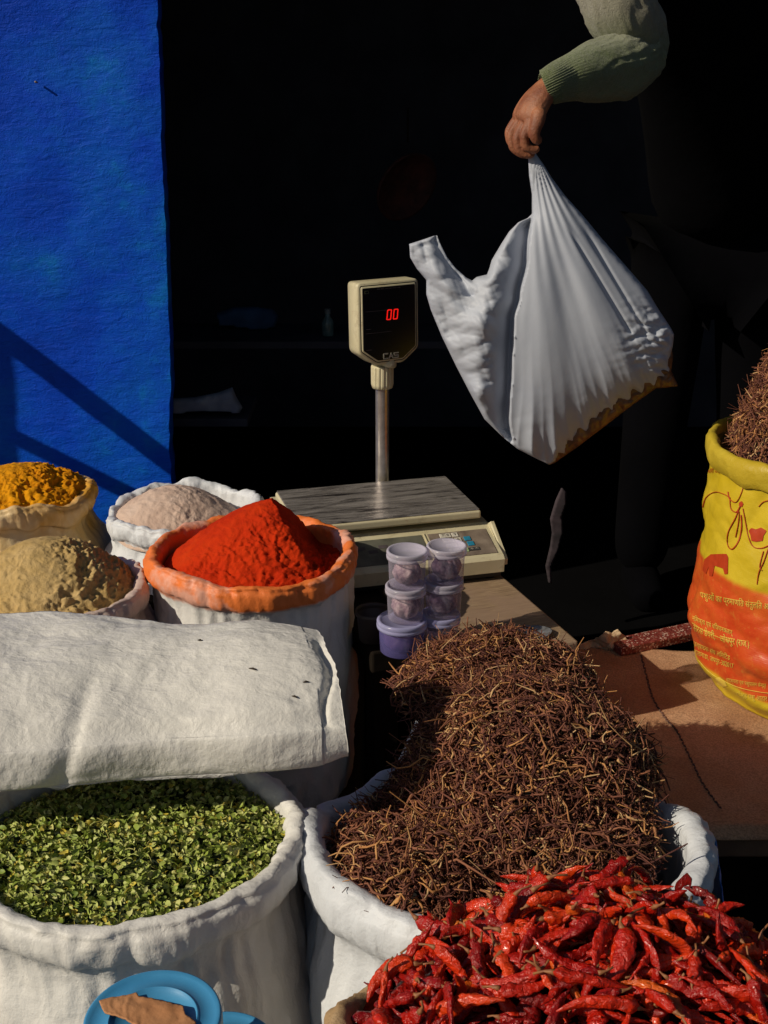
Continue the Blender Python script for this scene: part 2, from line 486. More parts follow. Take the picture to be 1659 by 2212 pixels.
def clump(p, sc_, seed):
    v = noise.voronoi(p*sc_ + Vector((seed, 0, seed)))
    return v[0][0]
def powder_disp(rough_dir, crumb, base, seed, crumb_scale=45):
    "crumbly where the heap was dug (toward rough_dir), smooth elsewhere"
    def f(p, s, a):
        m = smooth01(.5 + (math.cos(a)*rough_dir[0]+math.sin(a)*rough_dir[1])*s*1.6 + .9*N(p.x*14, p.y*14, seed) + rough_dir[2])
        c = clump(p, crumb_scale, seed); c2 = clump(p, crumb_scale*2.3, seed+3)
        d = m*crumb*((.5-c)*.35 + fold(p, crumb_scale*.42, seed)*.55 + fold(p, crumb_scale*1.1, seed+7)*.32 - .9*max(0, fold(p, 17, seed+5)-.5))
        d += m*crumb*.35*N(p.x*150, p.y*150, p.z*150)
        d += base*fold(p, 24, seed)*.6 + base*.5*N(p.x*90, p.y*90, p.z*90)
        fade = 1-smooth01((s-.9)/.1)
        d *= .25+.75*fade
        return Vector((math.cos(a)*.5*s*d, math.sin(a)*.5*s*d, d*.9))
    return f
def lumps(L, base):
    "max-blend of elongated cones/domes: (x, y, ax, ay, rot, h, power)"
    def f(x, y, s=None, a=None):
        h = 0
        for (lx, ly, ax, ay, rt, hh, pw) in L:
            dx, dy = x-lx, y-ly; c, s_ = math.cos(rt), math.sin(rt)
            q = math.hypot((dx*c+dy*s_)/ax, (-dx*s_+dy*c)/ay)
            k = hh*max(0, 1-q**pw) if q < 1 else 0
            h = (h**4 + k**4)**.25
        return base + h
    return f

# --- turmeric
c = Vector((-.73, 2.25, 0))
M_TUR = powder('turmeric_powder', (.72, .30, .006), (.62, .20, .004), (.78, .38, .012), 55, .0022)
c = atZ(28, 1070, .72)
tS, inn, _ = sack('spice_sack', 'white sack stained yellow holding turmeric, below the blue wall', c.x, c.y, .150, .150, .25, .725, .0125, M_SACK_TUR, 1.3, rimvar=.016, group='spice sacks on the left')
pk = atY(40, 1012, c.y+.03)
h = lumps([(pk.x, pk.y-.02, .17, .17, 0, .072, 1.8)], .704)
tag(mound('turmeric_mound', c.x, c.y, inn, h, M_TUR, disp=powder_disp((.8, -.3, -.25), .011, .004, 2.0, 55)), 'bright yellow orange heap of turmeric powder', 'spice', 'heaps of ground spice', 'stuff')
# --- pale pink powder
c = atZ(402, 1108, .70)
sack('spice_sack', 'white sack with pale pink powder against the blue wall', c.x, c.y, .142, .140, .25, .705, .0115, M_SACK_B, 4.1, rimvar=.02, group='spice sacks on the left')
inn = lambda a: (.136, .134)
M_PINK = powder('pale_pink_powder', (.62, .46, .37), (.54, .38, .30), (.66, .52, .44), 60, .0016)
pk = atY(380, 1046, c.y+.03)
h = lumps([(pk.x-.005, pk.y-.02, .14, .14, 0, .075, 1.9), (pk.x+.09, pk.y-.04, .07, .07, 0, .03, 1.6)], .672)
tag(mound('pale_spice_mound', c.x, c.y, inn, h, M_PINK, disp=powder_disp((.7, -.5, -.6), .005, .003, 5.0, 60)), 'pale pinkish heap of ground spice behind the red one', 'spice', 'heaps of ground spice', 'stuff')
# --- beige powder
c = atZ(92, 1262, .72)
sack('spice_sack', 'cream sack with a broad heap of beige powder in front of the turmeric', c.x, c.y, .160, .160, .25, .715, .012, M_SACK_BEIGE, 7.7, rimvar=.014, group='spice sacks on the left')
M_BEIGE = powder('beige_powder', (.56, .39, .17), (.44, .29, .10), (.64, .47, .24), 50, .0024)
inn = lambda a: (.150, .150)
pk = atY(100, 1160, c.y+.03)
h = lumps([(pk.x, pk.y-.015, .155, .15, 0, .100, 1.9)], .690)
tag(mound('beige_spice_mound', c.x, c.y, inn, h, M_BEIGE, disp=powder_disp((.9, -.3, -.15), .012, .003, 8.0, 62)), 'sandy beige heap of ground spice, crumbled on its right side', 'spice', 'heaps of ground spice', 'stuff')
# --- red chilli powder
c = atZ(545, 1192, .737)
M_RS = rim_dyed('woven_red_dyed', (.80, .40, .29), (.82, .19, .03), .735-.25-.040)
tR, inn, _ = sack('spice_sack', 'white sack with an orange dyed rim holding the red powder', c.x, c.y, .166, .166, .25, .737, .0128, M_RS, 11.2, rimvar=.010, group='spice sacks on the left', gather=.003, bulge=.012)
M_RED = powder('red_chilli_powder', (.56, .034, .004), (.45, .020, .003), (.62, .052, .006), 55, .0022)
pk = atY(592, 1085, c.y+.015)
def h_red(x, y, s, a):
    dx, dy = x-pk.x, y-pk.y
    ax = .205 if dx < 0 else .16
    ay = .185 if dy < 0 else .15
    q = math.hypot(dx/ax, dy/ay)
    z = .700 + .126*max(0, 1-q**1.5)
    cut = .700+.126 - 1.22*(dx+.004+.16*dy) - .012*math.exp(-((dx-.055)/.03)**2) + .006*N(y*40, x*10)      # the side dug away with the scoop
    floor_ = .712 + .018*max(0, 1-math.hypot((dx-.10)/.12, (dy+.06)/.14))
    if dx > -.03: z = min(z, max(cut, floor_))
    return z
tag(mound('red_spice_mound', c.x, c.y, inn, h_red, M_RED, nr=150, nt=300, disp=powder_disp((.7, -.75, -.35), .009, .003, 12.0, 60)), 'steep bright red heap of chilli powder', 'spice', 'heaps of ground spice', 'stuff')
# low stone step the back sacks stand on
s_ = box('stone_step', (-.62, 2.06, .125), (1.15, .95, .25), dark('step_stone', (.05, .045, .04)), bevel=.01)
tag(s_, 'low dark stone step carrying the spice sacks', 'step')

# ------------------------------------------------------------------ green leaf sack
def island_mat(name, stops, rough=.6, sss=0, noise_mix=.35, bump=None, spec=.4):
    t = NT(name); g_ = t.n('ShaderNodeNewGeometry')
    col = t.ramp(g_.outputs['Random Per Island'], stops)
    dk = t.mix(t.math('MULTIPLY', t.noise(90, 3), noise_mix), col, tuple(x*.35 for x in stops[0][1]))
    t.set(Base_Color=dk, Roughness=rough); t.b.inputs['Specular IOR Level'].default_value = spec
    if bump: t.bump(t.noise(bump[0], 3), .6, bump[1])
    return t.m
c = atZ(282, 1814, .665)
GC = c.copy()
sack('leaf_sack', 'big white sack with a thick rolled rim full of dried green leaves', c.x, c.y, .192, .174, .0, .672, .0145, M_SACK, 21.5, rimvar=.008, bulge=.035, group='large open sacks in front', gather=.003)
innG = lambda a: (.176, .158)
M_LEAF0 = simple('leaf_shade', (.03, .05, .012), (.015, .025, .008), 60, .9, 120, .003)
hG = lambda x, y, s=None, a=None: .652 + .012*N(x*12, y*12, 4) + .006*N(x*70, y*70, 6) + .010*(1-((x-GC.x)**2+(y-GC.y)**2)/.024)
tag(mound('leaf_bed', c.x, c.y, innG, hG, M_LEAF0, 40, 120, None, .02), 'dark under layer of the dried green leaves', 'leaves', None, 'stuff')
M_LEAF = island_mat('dried_leaf', [(0, (.17, .25, .03)), (.25, (.36, .44, .07)), (.6, (.60, .66, .18)), (.85, (.62, .62, .24)), (.97, (.66, .52, .06))], .55, noise_mix=.3)
def leaves():
    rnd = random.Random(5); vs, fs = [], []
    n = 0
    while n < 12000:
        a = rnd.uniform(0, 2*math.pi); r = math.sqrt(rnd.random())
        x, y = GC.x+r*.180*math.cos(a), GC.y+r*.162*math.sin(a)
        z = hG(x, y) + rnd.uniform(-.010, .014)
        L = rnd.uniform(.0045, .0105); W = L*rnd.uniform(.4, .85)
        d = Vector((rnd.gauss(0, 1), rnd.gauss(0, 1), rnd.gauss(0, .55))).normalized()
        nn = Vector((rnd.gauss(0, 1), rnd.gauss(0, 1), 1)); s = d.cross(nn).normalized(); nn = s.cross(d)
        cu = rnd.uniform(-1.3, 1.3)*L; cv = rnd.uniform(.1, .9)*W
        b = len(vs); p0 = Vector((x, y, z))
        for i, (t_, w) in enumerate(((-.5, .25), (-.15, .95), (.25, .8), (.5, .12))):
            for k in (-1, 0, 1):
                vs.append(p0 + d*(t_*L) + s*(k*w*W*.5) + nn*(cu*(t_*t_) + cv*abs(k)*w*.5))
        for i in range(3):
            for k in range(2):
                fs.append((b+i*3+k, b+i*3+k+1, b+(i+1)*3+k+1, b+(i+1)*3+k))
        n += 1
        if n % 14 == 0:                                    # thin stalks between the leaves
            e = p0 + Vector((rnd.uniform(-.012, .012), rnd.uniform(-.012, .012), rnd.uniform(0, .008)))
            tube_data([p0, (p0+e)/2 + Vector((0, 0, .002)), e], [.0005]*3, 3, False, None, vs, fs)
    o = obj('dried_leaves', vs, fs, M_LEAF, None, True, (GC.x, GC.y, .65))
    tag(o, 'loose crumpled dried green leaves filling the left front sack', 'leaves', None, 'stuff')
leaves()

# ------------------------------------------------------------------ roots
def scatter_roots(name, label, hf, region, n, m, seed, lmin=.012, lmax=.062, rr=(.0006, .0017), lift=.016, tilt=.6, origin=(0, 0, 0)):
    rnd = random.Random(seed); vs, fs = [], []; k = 0; tries = 0
    x0, x1, y0, y1, ok = region
    while k < n and tries < n*12:
        tries += 1
        x, y = rnd.uniform(x0, x1), rnd.uniform(y0, y1)
        if not ok(x, y): continue
        e = .004; z = hf(x, y)
        nx, ny = -(hf(x+e, y)-hf(x-e, y))/(2*e), -(hf(x, y+e)-hf(x, y-e))/(2*e)
        sl_ = math.sqrt(1+nx*nx+ny*ny)
        if rnd.random()*3.2 > sl_: continue
        nn = Vector((nx, ny, 1)).normalized()
        d = Vector((rnd.gauss(0, 1), rnd.gauss(0, 1), rnd.gauss(0, 1)))
        d = (d - nn*d.dot(nn)).normalized() + nn*rnd.gauss(0, tilt)
        d.normalize()
        L = lmin + (lmax-lmin)*rnd.random()**1.8; R0 = rnd.uniform(*rr)
        if rnd.random() < .02: L *= 1.9
        s = d.cross(nn).normalized(); w = s.cross(d)
        c1, c2 = rnd.gauss(0, .62), rnd.gauss(0, .45); ph = rnd.uniform(0, 6.28)
        P = Vector((x, y, z)) + nn*rnd.uniform(-.002, lift)
        pts, rs = [], []; ns = 7
        for i in range(ns):
            q = i/(ns-1)-.5
            pts.append(P + d*(q*L) + s*(L*(c1*(q*q*2-.2) + .07*math.sin(ph+q*11))) + w*(L*(c2*(q*q*2-.2) + .05*math.cos(ph+q*9))))
            rs.append(R0*(1.15 - abs(q)*1.3 + rnd.uniform(-.15, .15)))
        tube_data(pts, rs, 4, False, None, vs, fs)
        if rnd.random() < .25:                             # a side rootlet
            b = pts[3]; e_ = b + (s*rnd.choice((-1, 1)) + d*.4 + nn*.3).normalized()*L*.3
            tube_data([b, (b+e_)/2 + w*.001, e_], [R0*.6, R0*.5, R0*.25], 3, False, None, vs, fs)
        k += 1
    o = obj(name, vs, fs, m, None, True, origin)
    return tag(o, label, 'roots', None, 'stuff')
M_ROOT = island_mat('dried_root', [(0, (.085, .027, .022)), (.38, (.21, .072, .045)), (.75, (.38, .15, .075)), (.9, (.66, .31, .10)), (.985, (.78, .50, .24))], .7, noise_mix=.5, bump=(500, .0006), spec=.3)
M_ROOTBED = simple('root_bed', (.010, .006, .005), (.004, .003, .002), 90, .95, 160, .004)  # near-black bed colour stands in for shade between the roots
c = atZ(1092, 1806, .655)
RC = c.copy()
sack('root_sack', 'big white sack with rolled rim heaped with thin dried roots', c.x-.004, c.y, .226, .202, .0, .664, .0180, M_SACK_B, 33.3, rimvar=.012, bulge=.03, group='large open sacks in front', wr=.0035, gather=.004, rimfun=lambda a: -.045*smooth01((math.sin(a)+.05)/.8))
rl = [(.168, 1.53, .168, .190, 0, .084, 3.0), (.186, 1.33, .168, .17, 0, .120, 3.0), (.200, 1.18, .15, .15, 0, .058, 2.2), (.035, 1.12, .14, .12, 0, .050, 2.2)]
_hr = lumps(rl, .628)
def hR(x, y, s=None, a=None): return _hr(x, y) + .012*N(x*15, y*15, 9) + .005*N(x*40, y*40, 2)
def okR(x, y):
    q = math.hypot((x-RC.x+.012)/.186, (y-RC.y)/.178)
    return q < 1 or hR(x, y) > .665
inR = lambda a: (.205, .185)
def hbed(x, y, s, a):
    return hR(x, y)-.006
# bed: wide enough for the back lobe, which leans past the rim
vs, fs = [], []; nx, ny = 110, 170
x0, x1, y0, y1 = RC.x-.21, RC.x+.21, RC.y-.19, RC.y+.54
idm = {}
for j in range(ny+1):
    for i in range(nx+1):
        x, y = lerp(x0, x1, i/nx), lerp(y0, y1, j/ny)
        if okR(x, y): idm[(i, j)] = len(vs); vs.append((x, y, hR(x, y)-.005))
for j in range(ny):
    for i in range(nx):
        q = [(i, j), (i+1, j), (i+1, j+1), (i, j+1)]
        if all(k in idm for k in q): fs.append(tuple(idm[k] for k in q))
tag(obj('root_bed', vs, fs, M_ROOTBED, None, True, (RC.x, RC.y, .62)), 'near black bed standing in for shaded gaps between roots of the front sack', 'roots', None, 'stuff')
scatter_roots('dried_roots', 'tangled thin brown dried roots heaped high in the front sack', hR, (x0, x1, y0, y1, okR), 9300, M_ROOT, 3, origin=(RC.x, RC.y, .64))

sack('root_sack', 'smaller white sack hidden behind the big root sack under the same roots', .168, 1.60, .115, .085, .0, .640, .015, M_SACK_B, 61.0, group='large open sacks in front')

# ------------------------------------------------------------------ chilli sack
c = atZ(1262, 2246, .715)
CC = c.copy()
sack('jute_sack', 'brown jute sack at the bottom edge overflowing with red chillies', c.x-.004, c.y, .216, .198, .0, .702, .016, M_JUTE, 41.0, rimvar=.006, bulge=.04, group='large open sacks in front', rimfun=lambda a: -.034*smooth01((math.sin(a)-.12)/.5))
_hc = lumps([(CC.x+.045, CC.y+.04, .20, .175, 0, .070, 1.8), (CC.x+.0, CC.y-.0, .20, .20, 0, .046, 2.2)], .700)
def hC(x, y, s=None, a=None): return _hc(x, y) + .006*N(x*20, y*20, 1)
M_CHB = simple('chilli_bed', (.03, .002, .001), (.01, .0008, .0006), 60, .95, 90, .006, spec=0)  # near-black colour takes the place of shade between the chillies
tag(mound('chilli_bed', c.x, c.y, lambda a: (.186, .184), lambda x, y, s, a: hC(x, y)-.006, M_CHB, 50, 120, None, .015), 'near black bed standing in for shaded gaps under the loose top chillies', 'chillies', None, 'stuff')
def chili_mat():
    t = NT('dried_chilli'); oi = t.n('ShaderNodeObjectInfo')
    col = t.ramp(oi.outputs['Random'], [(0, (.18, .003, .002)), (.35, (.44, .009, .003)), (.7, (.68, .032, .005)), (.965, (.72, .055, .006)), (1, (.74, .20, .02))])
    col = t.mix(t.ramp(t.noise(60, 4), [(.45, 0), (.75, .6)]), col, (.16, .004, .004))
    t.set(Base_Color=col, Roughness=t.ramp(t.noise(45, 3), [(.3, .18), (.7, .36)]))
    t.b.inputs['Specular IOR Level'].default_value = .5
    t.b.inputs['Coat Weight'].default_value = .15; t.b.inputs['Coat Roughness'].default_value = .12
    t.bump(t.noise(120, 4, .6, None, .8), .9, .0045); t.bump(t.noise(340, 3, .6), .7, .0016); return t.m
M_CH = chili_mat(); M_STEM = simple('chilli_stalk', (.34, .15, .05), (.22, .07, .03), 200, .6)
def chili_geo(rnd):
    L = rnd.uniform(.042, .074); R0 = rnd.uniform(.0046, .0076); nseg, nr = 30, 16
    bend = rnd.uniform(-1.9, 1.9); tw = rnd.uniform(-2, 2); fl = rnd.uniform(.4, .75); sd = rnd.uniform(0, 99)
    pts = []; ang = -bend/2; p = Vector((-L*.45, 0, 0))
    for i in range(nseg):
        pts.append(p.copy()); ang += bend/nseg + .06*N(i*.5, sd)
        p = p + Vector((math.cos(ang), math.sin(ang), .3*N(i*.3, sd, 4)))*(L/nseg)
    vs, fs = [], []
    for i, q in enumerate(pts):
        s = i/(nseg-1)
        w = R0*min(1, (s/.10)**.55 if s > 0 else .25)*(1-s**2.2)**.8
        w = max(w, .0006)*(1+.22*N(s*7, sd))
        T = (pts[min(i+1, nseg-1)]-pts[max(i-1, 0)]).normalized(); S = T.cross(Vector((0, 0, 1))).normalized(); W = S.cross(T)
        for k in range(nr):
            a = 2*math.pi*k/nr + tw*s
            wr_ = 1 + .42*N(math.cos(a)*1.5+sd, math.sin(a)*1.5, s*4.5) + .34*N(math.cos(a)*3.1+sd, math.sin(a)*3.1, s*11) + .18*N(math.cos(a)*5+sd, math.sin(a)*5, s*24)
            vs.append(q + S*(math.cos(a)*w*wr_) + W*(math.sin(a)*w*fl*wr_))
    for i in range(nseg-1):
        for k in range(nr):
            j = (k+1) % nr; fs.append((i*nr+k, i*nr+j, (i+1)*nr+j, (i+1)*nr+k))
    fs.append(tuple(range(nr))[::-1]); fs.append(tuple((nseg-1)*nr+k for k in range(nr)))
    a0 = pts[0]; d0 = (pts[0]-pts[1]).normalized(); sl2 = rnd.uniform(.006, .013)
    bend2 = Vector((0, rnd.uniform(-.5, .5), rnd.uniform(-.2, .5)))
    sv, sf = tube_data([a0+d0*-.002, a0+d0*.0015, a0+(d0+bend2*.4)*sl2*.5, a0+(d0+bend2)*sl2], [R0*.42, R0*.30, .0009, .0011], 7)
    return vs, fs, sv, sf
rnd = random.Random(17); protos = []
for k in range(9):
    vs, fs, sv, sf = chili_geo(rnd)
    b = obj('dried_chilli', vs, fs, M_CH); s_ = obj('stalk', sv, sf, M_STEM, b)
    protos.append((b, s_))
CH_LABEL = 'glossy wrinkled dried red chilli lying in the heap on the jute sack'
def put_chili(b, s_, x, y, lift, yaw, pit, roll, first, scale=1.0, label=CH_LABEL):
    e = .006
    nn = Vector((-(hC(x+e, y)-hC(x-e, y))/(2*e), -(hC(x, y+e)-hC(x, y-e))/(2*e), 1)).normalized()
    o = b if first else b.copy()
    if not first:
        C.objects.link(o); c_ = s_.copy(); c_.parent = o; C.objects.link(c_)
    q = Vector((0, 0, 1)).rotation_difference(nn).to_matrix() @ Matrix.Rotation(yaw, 3, 'Z') @ Matrix.Rotation(pit, 3, 'Y') @ Matrix.Rotation(roll, 3, 'X')
    o.location = (x, y, hC(x, y)+lift); o.rotation_euler = q.to_euler(); o.scale = (scale,)*3
    tag(o, label, 'chilli', 'dried red chillies in the jute sack'); return o
placed = 0; special = [(1352, 1886, .012, rad(-40), rad(-62), 'chilli sticking up at the very back of the heap'), (1462, 2040, .012, rad(100), rad(-70), 'chilli standing upright near the right end of the heap')]
tries = 0; pts_used = []
while placed < 292 and tries < 60000:
    tries += 1
    a = rnd.uniform(0, 2*math.pi); r = math.sqrt(rnd.random())
    x, y = CC.x + .181*r*math.cos(a), CC.y + .196*r*math.sin(a)
    u, v = px((x, y, hC(x, y)))
    if v > 2245 or u > 1690: continue
    if any((x-p[0])**2+(y-p[1])**2 < .0070**2 for p in pts_used): continue
    pts_used.append((x, y))
    b, s_ = protos[placed % 9]
    put_chili(b, s_, x, y, rnd.uniform(.000, .024), rnd.uniform(0, 6.28), rnd.gauss(0, .42), rnd.uniform(0, 6.28), placed < 9, rnd.uniform(.85, 1.15))
    placed += 1
for (u, v, lift, yaw, pit, lb) in special:
    best = min(((px((x, y, hC(x, y))), x, y) for x, y in [(CC.x+.2*math.cos(k*.05)*q, CC.y+.2*math.sin(k*.05)*q) for k in range(126) for q in (.5, .7, .85, .95)]), key=lambda w: (w[0][0]-u)**2+(w[0][1]-v-40)**2)
    put_chili(*protos[2], best[1], best[2], lift+.01, yaw, pit, 0, False, 1.0, 'dried red '+lb)
# the rest of the heap, nearer the viewer than the picture reaches
vs, fs = [], []
geos = [chili_geo(rnd)[:2] for _ in range(6)]
for k in range(260):
    a = rnd.uniform(0, 2*math.pi); r = math.sqrt(rnd.random())
    x, y = CC.x + .195*r*math.cos(a), CC.y + .185*r*math.sin(a)
    u, v = px((x, y, hC(x, y)))
    low = v < 2245
    g_ = geos[k % 6]; mt = Matrix.Translation((x, y, hC(x, y)+(-.006 if low else rnd.uniform(0, .012)))) @ Matrix.Rotation(rnd.uniform(0, 6.28), 4, 'Z') @ Matrix.Rotation(rnd.gauss(0, .3), 4, 'Y')
    b0 = len(vs); vs += [mt @ Vector(p) for p in g_[0]]; fs += [tuple(i+b0 for i in f) for f in g_[1]]
tag(obj('chilli_under_layer', vs, fs, M_CH, None, True, (CC.x, CC.y, .7)), 'closely packed dried red chillies below the top layer', 'chillies', None, 'stuff')

# ------------------------------------------------------------------ folded white woven sack laid over the leaf sack
def cover():
    # rear edge and front edge as heights of the top face, left to right
    rear = [atZ(-260, 1316, .835), atZ(0, 1322, .835), atZ(200, 1328, .835), atZ(420, 1352, .832), atZ(560, 1342, .842), atZ(690, 1356, .842)]
    front = [atZ(-260, 1622, .795), atZ(0, 1606, .795), atZ(140, 1594, .795), atZ(330, 1578, .795), atZ(560, 1566, .805), atZ(752, 1548, .805)]
    ns, nt = 260, 200
    Rr, Fr = resample(rear, ns), resample(front, ns)
    vs, fs = [], []
    for i in range(ns):
        s = i/(ns-1)
        a, b = Rr[i], Fr[i]
        endk = smooth01((s-.90)/.10)
        th = .047*(1-.2*endk)
        for j in range(nt):
            t_ = j/nt
            # closed loop: top (0..0.5) rear->front, nose, underside back
            if t_ < .5:
                k = t_/.5; p = a.lerp(b, k)
                p.z += .018*math.sin(math.pi*min(1, k*1.05))*(1-.4*endk) - .012*smooth01((k-.9)/.1)
            elif t_ < .62:
                k = (t_-.5)/.12; ph = k*math.pi
                p = b.copy(); p.y -= .006*math.sin(ph) ; p.z += -.012 - (1-math.cos(ph))*.5*th*1.05
            else:
                k = (t_-.62)/.38; p = b.lerp(a, k); p.z -= .012 + th*1.05*(1-k*.6)
            d = crease2(p.x*13, (p.y-p.z)*15, 1.0)*.0095 + crease2(p.x*34, (p.y-p.z)*38, 5.0)*.0022 + fold(p, 22, 8.8)*.0009
            d += .006*N(p.x*8, p.y*6, 1.5)
            # a long diagonal pucker
            u, v = px(p)
            dd = abs((u-(128+ (1700-v)*.28)) )/22.0
            if v > 1440: d -= .006*math.exp(-dd*dd)*smooth01((v-1440)/80)
            dd = abs(u-(694+(v-1355)*.10) - 8*math.sin(v*.04))/9.0
            if 1370 < v < 1580 and t_ < .55: d -= .010*math.exp(-dd*dd)*smooth01((v-1370)/30)*smooth01((1580-v)/50)
            p.z += d
            if t_ >= .5 and t_ < .62: p.y -= d*.9; p.z -= d*.6
            if s > .93:
                p.x += .006*N(p.y*22, p.z*18, 2) - .0025*abs(N(p.y*70, 1, 1))
            vs.append(tuple(p))
    for i in range(ns-1):
        for j in range(nt):
            k = (j+1) % nt; fs.append((i*nt+j, (i+1)*nt+j, (i+1)*nt+k, i*nt+k))
    fs.append(tuple((ns-1)*nt+j for j in range(nt)))
    fs.append(tuple(j for j in range(nt))[::-1])
    o = obj('folded_sack', vs, fs, M_CLOTH, None, True, (-.45, 1.3, .78))
    tag(o, 'crumpled plain white woven sack lying flat across the leaf sack', 'sack')
    m = simple('husk', (.04, .025, .015), rough=.8)
    for (u, v, L) in ((432, 1385, .006), (546, 1447, .011), (661, 1475, .007), (636, 1507, .008)):
        hit = BV(o).ray_cast(Vector((0, 0, CZ)), ray(u, v).normalized())
        if hit[0] is None: continue
        p = hit[0] + Vector((0, 0, .001))
        a = random.uniform(-.6, .6)
        vs, fs = tube_data([p-Vector((L/2*math.cos(a), L/2*math.sin(a), 0)), p+Vector((0, 0, .001)), p+Vector((L/2*math.cos(a), L/2*math.sin(a), 0))], [.0005, .0014, .0006], 5)
        tag(obj('root_scrap', vs, fs, m, None, True, tuple(p)), {432: 'dark speck of root near the rear edge of the folded white sack', 546: 'longest dark root scrap on the middle right of the folded white sack', 661: 'dark root scrap beside the torn end of the folded white sack', 636: 'thin root scrap on the right front of the folded white sack'}[u], 'root scrap', 'root scraps on the folded sack')
def BV(o):
    me = o.data; return BVHTree.FromPolygons([o.matrix_basis @ v.co for v in me.vertices], [tuple(p.vertices) for p in me.polygons])
cover()
# the stuffed sack that carries it, mostly hidden
tS, i_, _ = sack('filled_sack', 'plump white sack hidden behind the leaf sack', -.45, 1.475, .17, .10, .0, .745, .02, M_SACK, 51.0, group=None)
tag(mound('sack_filling', -.45, 1.475, lambda a: (.155, .085), lambda x, y, s, a: .745, M_BEIGE, 6, 60), 'beige meal in the hidden sack', 'meal', None, 'stuff')

# ------------------------------------------------------------------ table
TR = rad(20)
def table():
    P = atZ(1250, 1385, .60)                               # front right corner
    t = thing('wooden_table', 'low worn wooden table carrying the weighing scale', 'table', (P.x, P.y, 0), TR)
    bm = bmesh.new(); box_bm(bm, (-.120, .33, .578), (.24, .66, .044), .004)
    obj_bm('worn_board', bm, M_WOOD, t)
    bm = bmesh.new(); box_bm(bm, (-.292, .37, .579), (.100, .58, .040), .004)
    obj_bm('shade_dark_board', bm, M_DARKWOOD, t)  # dark boards stand in for shadow over the table's left part
    bm = bmesh.new(); box_bm(bm, (-.545, .54, .579), (.400, .26, .040), .004)
    obj_bm('shade_dark_board', bm, M_DARKWOOD, t)
    for x, yy in ((-.04, (.05, .60)), (-.31, (.12,)), (-.70, (.46, .62))):
        for y in yy: box('leg', (x, y, .278), (.045, .045, .556), M_DARKWOOD, t)
    box('apron', (-.15, .055, .52), (.26, .02, .07), M_DARKWOOD, t)
    return t
table()

# ------------------------------------------------------------------ weighing scale
M_IVORY = NT('aged_ivory_plastic'); _w = M_IVORY
_w.set(Base_Color=_w.mix(_w.ramp(_w.noise(30, 6, .7), [(.55, 0), (.75, .6)]), _w.ramp(_w.noise(8, 5), [(.3, (.54, .48, .30)), (.7, (.68, .62, .43))]), (.22, .15, .07)), Roughness=.5)
_w.set(Base_Color=_w.mix(_w.ramp(_w.noise(70, 6, .75), [(.6, 0), (.72, .55)]), _w.b.inputs['Base Color'].links[0].from_socket, (.30, .13, .05)))
_w.bump(_w.noise(300, 2), .25, .0004); M_IVORY = _w.m
M_STEEL = NT('scuffed_steel'); _w = M_STEEL
gr = _w.noise(9, 7, .7, _w.stretch(1.0, 7, 1), 1.0)
_w.set(Base_Color=_w.ramp(gr, [(.37, (.07, .06, .06)), (.46, (.34, .31, .29)), (.64, (.66, .61, .57))]), Metallic=.6,
       Roughness=_w.ramp(_w.noise(14, 6, .7, _w.stretch(1, 6, 1)), [(.3, .16), (.75, .42)])); _w.bump(gr, .12, .0008); M_STEEL = _w.m
M_TUBE = NT('pole_steel'); _w = M_TUBE
_w.set(Base_Color=_w.ramp(_w.noise(60, 4), [(.3, (.42, .38, .36)), (.7, (.62, .58, .55))]), Metallic=.8, Roughness=.34); M_TUBE = _w.m
M_BLACKP = simple('black_plastic', (.012, .012, .013), (.006, .006, .007), 40, .5)
M_SCREEN = NT('smoked_screen').set(Base_Color=(.006, .006, .008), Roughness=.22).m
M_LED = NT('red_led').set(Base_Color=(.3, 0, 0), Roughness=.5)
M_LED.b.inputs['Emission Color'].default_value = (1, .012, .008, 1); M_LED.b.inputs['Emission Strength'].default_value = 1.25; M_LED = M_LED.m
M_LOGO = simple('cream_print', (.62, .58, .46), (.5, .47, .38), 60, .6)
M_FAINT = simple('faint_print', (.10, .08, .09), (.06, .05, .05), 60, .6)
M_PANEL = simple('worn_overlay', (.16, .16, .125), (.06, .06, .048), 26, .4, 0, detail=8)
M_KPANEL = simple('keypad_overlay', (.30, .24, .19), (.10, .075, .06), 30, .4, 0, detail=8)
M_KEY = simple('white_key', (.66, .63, .55), (.5, .46, .38), 90, .5)
M_KBLUE = simple('blue_key', (.02, .26, .42), (.02, .18, .30), 90, .5)
M_KGREEN = simple('green_key', (.42, .55, .30), (.3, .4, .2), 90, .5)
M_KDARK = simple('key_print', (.05, .05, .055), (.03, .03, .03), 90, .5)

def text_mesh(body, size, extrude=0.0):
    cu = bpy.data.curves.new('txt', 'FONT'); cu.body = body; cu.size = size; cu.extrude = extrude
    cu.align_x = 'CENTER'; cu.align_y = 'CENTER'; cu.resolution_u = 3
    o = bpy.data.objects.new('txt', cu); C.objects.link(o)
    me = bpy.data.meshes.new_from_object(o)
    vs = [v.co.copy() for v in me.vertices]; fs = [tuple(p.vertices) for p in me.polygons]
    bpy.data.objects.remove(o); bpy.data.curves.remove(cu); bpy.data.meshes.remove(me)
    return vs, fs
def rounded(pts, r, n=4):
    "round the corners of a polygon"
    out = []; m = len(pts)
    for i in range(m):
        p, a, b = Vector(pts[i]), Vector(pts[i-1]), Vector(pts[(i+1) % m])
        d1, d2 = (a-p).normalized(), (b-p).normalized()
        for k in range(n+1):
            t_ = k/n; out.append((p+d1*r)*(1-t_)**2 + p*2*t_*(1-t_) + (p+d2*r)*t_*t_)
    return out
